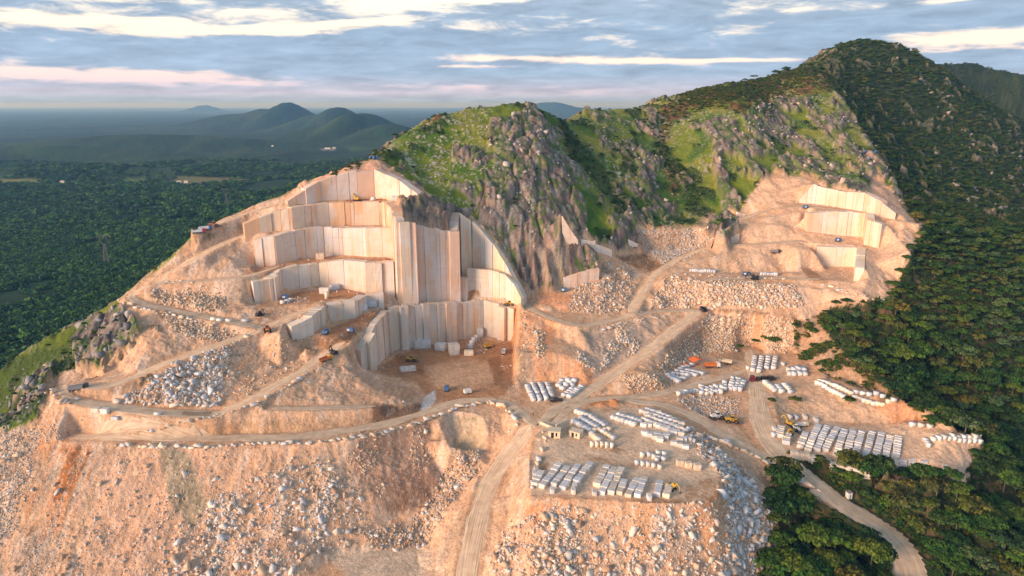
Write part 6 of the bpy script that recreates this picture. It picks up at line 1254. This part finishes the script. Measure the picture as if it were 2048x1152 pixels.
def pylon(u, vb, Y, hgt, label):
    x, y, z = H(u, vb, Y); z = float(ground_z(x, y)[0]); e = empty('power_pylon', (x, y, z), .35, label, 'pylon', 'power pylons on the plain'); w0, w1, hb = hgt*.085, hgt*.022, hgt*.72
    def P(i, t): sx_, sy_ = ((1, 1), (1, -1), (-1, -1), (-1, 1))[i % 4]; w = w0+(w1-w0)*t; return (sx_*w, sy_*w, hb*t)
    for i in range(4): MB().tube(P(i, 0), P(i, 1), .22, .16, 5).build('leg', P_['lattice'], e)
    m = MB(); n = 9
    for k in range(n):
        for i in range(4): m.tube(P(i, k/n), P(i+1, (k+1)/n), .09, n=4); m.tube(P(i+1, k/n), P(i, (k+1)/n), .09, n=4); m.tube(P(i, (k+1)/n), P(i+1, (k+1)/n), .09, n=4)
    m.build('bracing', P_['lattice'], e); m = MB(); a = hgt*.17                                                              # cat-face head
    pts = [(-w1, hb), (-a*.8, hb+hgt*.10), (-a*.62, hb+hgt*.27), (a*.62, hb+hgt*.27), (a*.8, hb+hgt*.10), (w1, hb)]
    for sy_ in (-w1, w1):
        for p, q in zip(pts[:-1], pts[1:]): m.tube((p[0], sy_, p[1]), (q[0], sy_, q[1]), .18, n=4)
        m.tube((-a*1.25, sy_*.3, hb+hgt*.28), (a*1.25, sy_*.3, hb+hgt*.28), .18, n=4); m.tube((-a*.62, sy_, hb+hgt*.27), (-a*.3, sy_, hb+hgt*.1), .12, n=4); m.tube((a*.62, sy_, hb+hgt*.27), (a*.3, sy_, hb+hgt*.1), .12, n=4)
    m.build('crossarm', P_['lattice'], e)
    for sx_ in (-1.15, 0, 1.15): MB().tube((a*sx_, 0, hb+hgt*.28), (a*sx_, 0, hb+hgt*.20), .2, n=5).build('insulator', P_['grey'], e)
pylon(214, 527, 905, 40, 'nearer steel pylon on the forest plain at left'); pylon(455, 420, 1420, 38, 'farther steel pylon on the plain behind the quarry ridge')
for i, (u, v, w, l) in enumerate(((655, 298, 26, 'long white shed beyond the plain below the far hills'), (668, 297, 14, 'small white shed right of the long one'), (358, 366, 12, 'left pale farmhouse among the fields'), (372, 366, 10, 'right pale farmhouse among the fields'), (125, 366, 10, 'lone farmhouse at the far left fields'), (545, 293, 9, 'tiny pale house in the distant woods'))):
    h = hit(u, v)
    if h is None: continue
    e = empty('farmhouse', h, .2, l, 'house'); MB().box((0, 0, 2.2), (w, w*.5, 4.6)).build('wall', P_['white'], e); MB().prism([(-w*.53, 4.4), (w*.53, 4.4), (w*.45, 6.6), (-w*.45, 6.6)], -w*.1, w*.1).box((0, 0, 4.6), (w*1.05, w*.56, .4)).build('roof', P_['cream'], e)
def person(u, v, rz, shirt, label):
    h = hit(u, v)
    if h is None: return
    J = dict(pel=(0, 0, .95), wst=(0, 0, 1.12), chs=(0, .01, 1.38), nck=(0, .01, 1.52), hd=(0, .03, 1.63), top=(0, .03, 1.76), lsh=(-.19, 0, 1.43), lel=(-.25, .02, 1.14), lha=(-.25, .13, .88), rsh=(.19, 0, 1.43), rel=(.26, -.02, 1.14), rha=(.24, .06, .87),
             lhp=(-.10, 0, .90), lkn=(-.12, .06, .50), lan=(-.12, -.03, .09), lto=(-.13, .14, .05), rhp=(.10, 0, .90), rkn=(.12, .02, .50), ran=(.12, -.06, .09), rto=(.13, .10, .05))
    R = dict(pel=.15, wst=.13, chs=.16, nck=.06, hd=.095, top=.06, lsh=.07, lel=.048, lha=.035, rsh=.07, rel=.048, rha=.035, lhp=.095, lkn=.065, lan=.042, lto=.035, rhp=.095, rkn=.065, ran=.042, rto=.035)
    E_ = [('pel', 'wst'), ('wst', 'chs'), ('chs', 'nck'), ('nck', 'hd'), ('hd', 'top'), ('chs', 'lsh'), ('lsh', 'lel'), ('lel', 'lha'), ('chs', 'rsh'), ('rsh', 'rel'), ('rel', 'rha'), ('pel', 'lhp'), ('lhp', 'lkn'), ('lkn', 'lan'), ('lan', 'lto'), ('pel', 'rhp'), ('rhp', 'rkn'), ('rkn', 'ran'), ('ran', 'rto')]
    K = list(J); me = bpy.data.meshes.new('person'); me.from_pydata([J[k] for k in K], [(K.index(a), K.index(b)) for a, b in E_], []); o = bpy.data.objects.new('person', me); C.objects.link(o)
    md = o.modifiers.new('skin', 'SKIN'); me.materials.append(shirt)
    sv = me.skin_vertices[0].data if me.skin_vertices else None
    if sv is None: return
    for i, k in enumerate(K): sv[i].radius = (R[k], R[k]*.8)
    sv[0].use_root = True; o.modifiers.new('sub', 'SUBSURF').levels = 1; o.location = h; o.rotation_euler = (0, 0, rz); tag(o, label, 'person')
    hm = MB().tube((0, .03, 1.70), (0, .03, 1.84), .125, .07, 10).build('hard_hat', P_['yellow'], o)
person(1067, 831, .5, P_['black'], 'worker in dark clothes standing at the road fork by the pit'); person(1295, 821, 2.0, P_['black'], 'worker in dark clothes behind the crowded middle yard')
print('machines', round(time.time()-T0, 1))
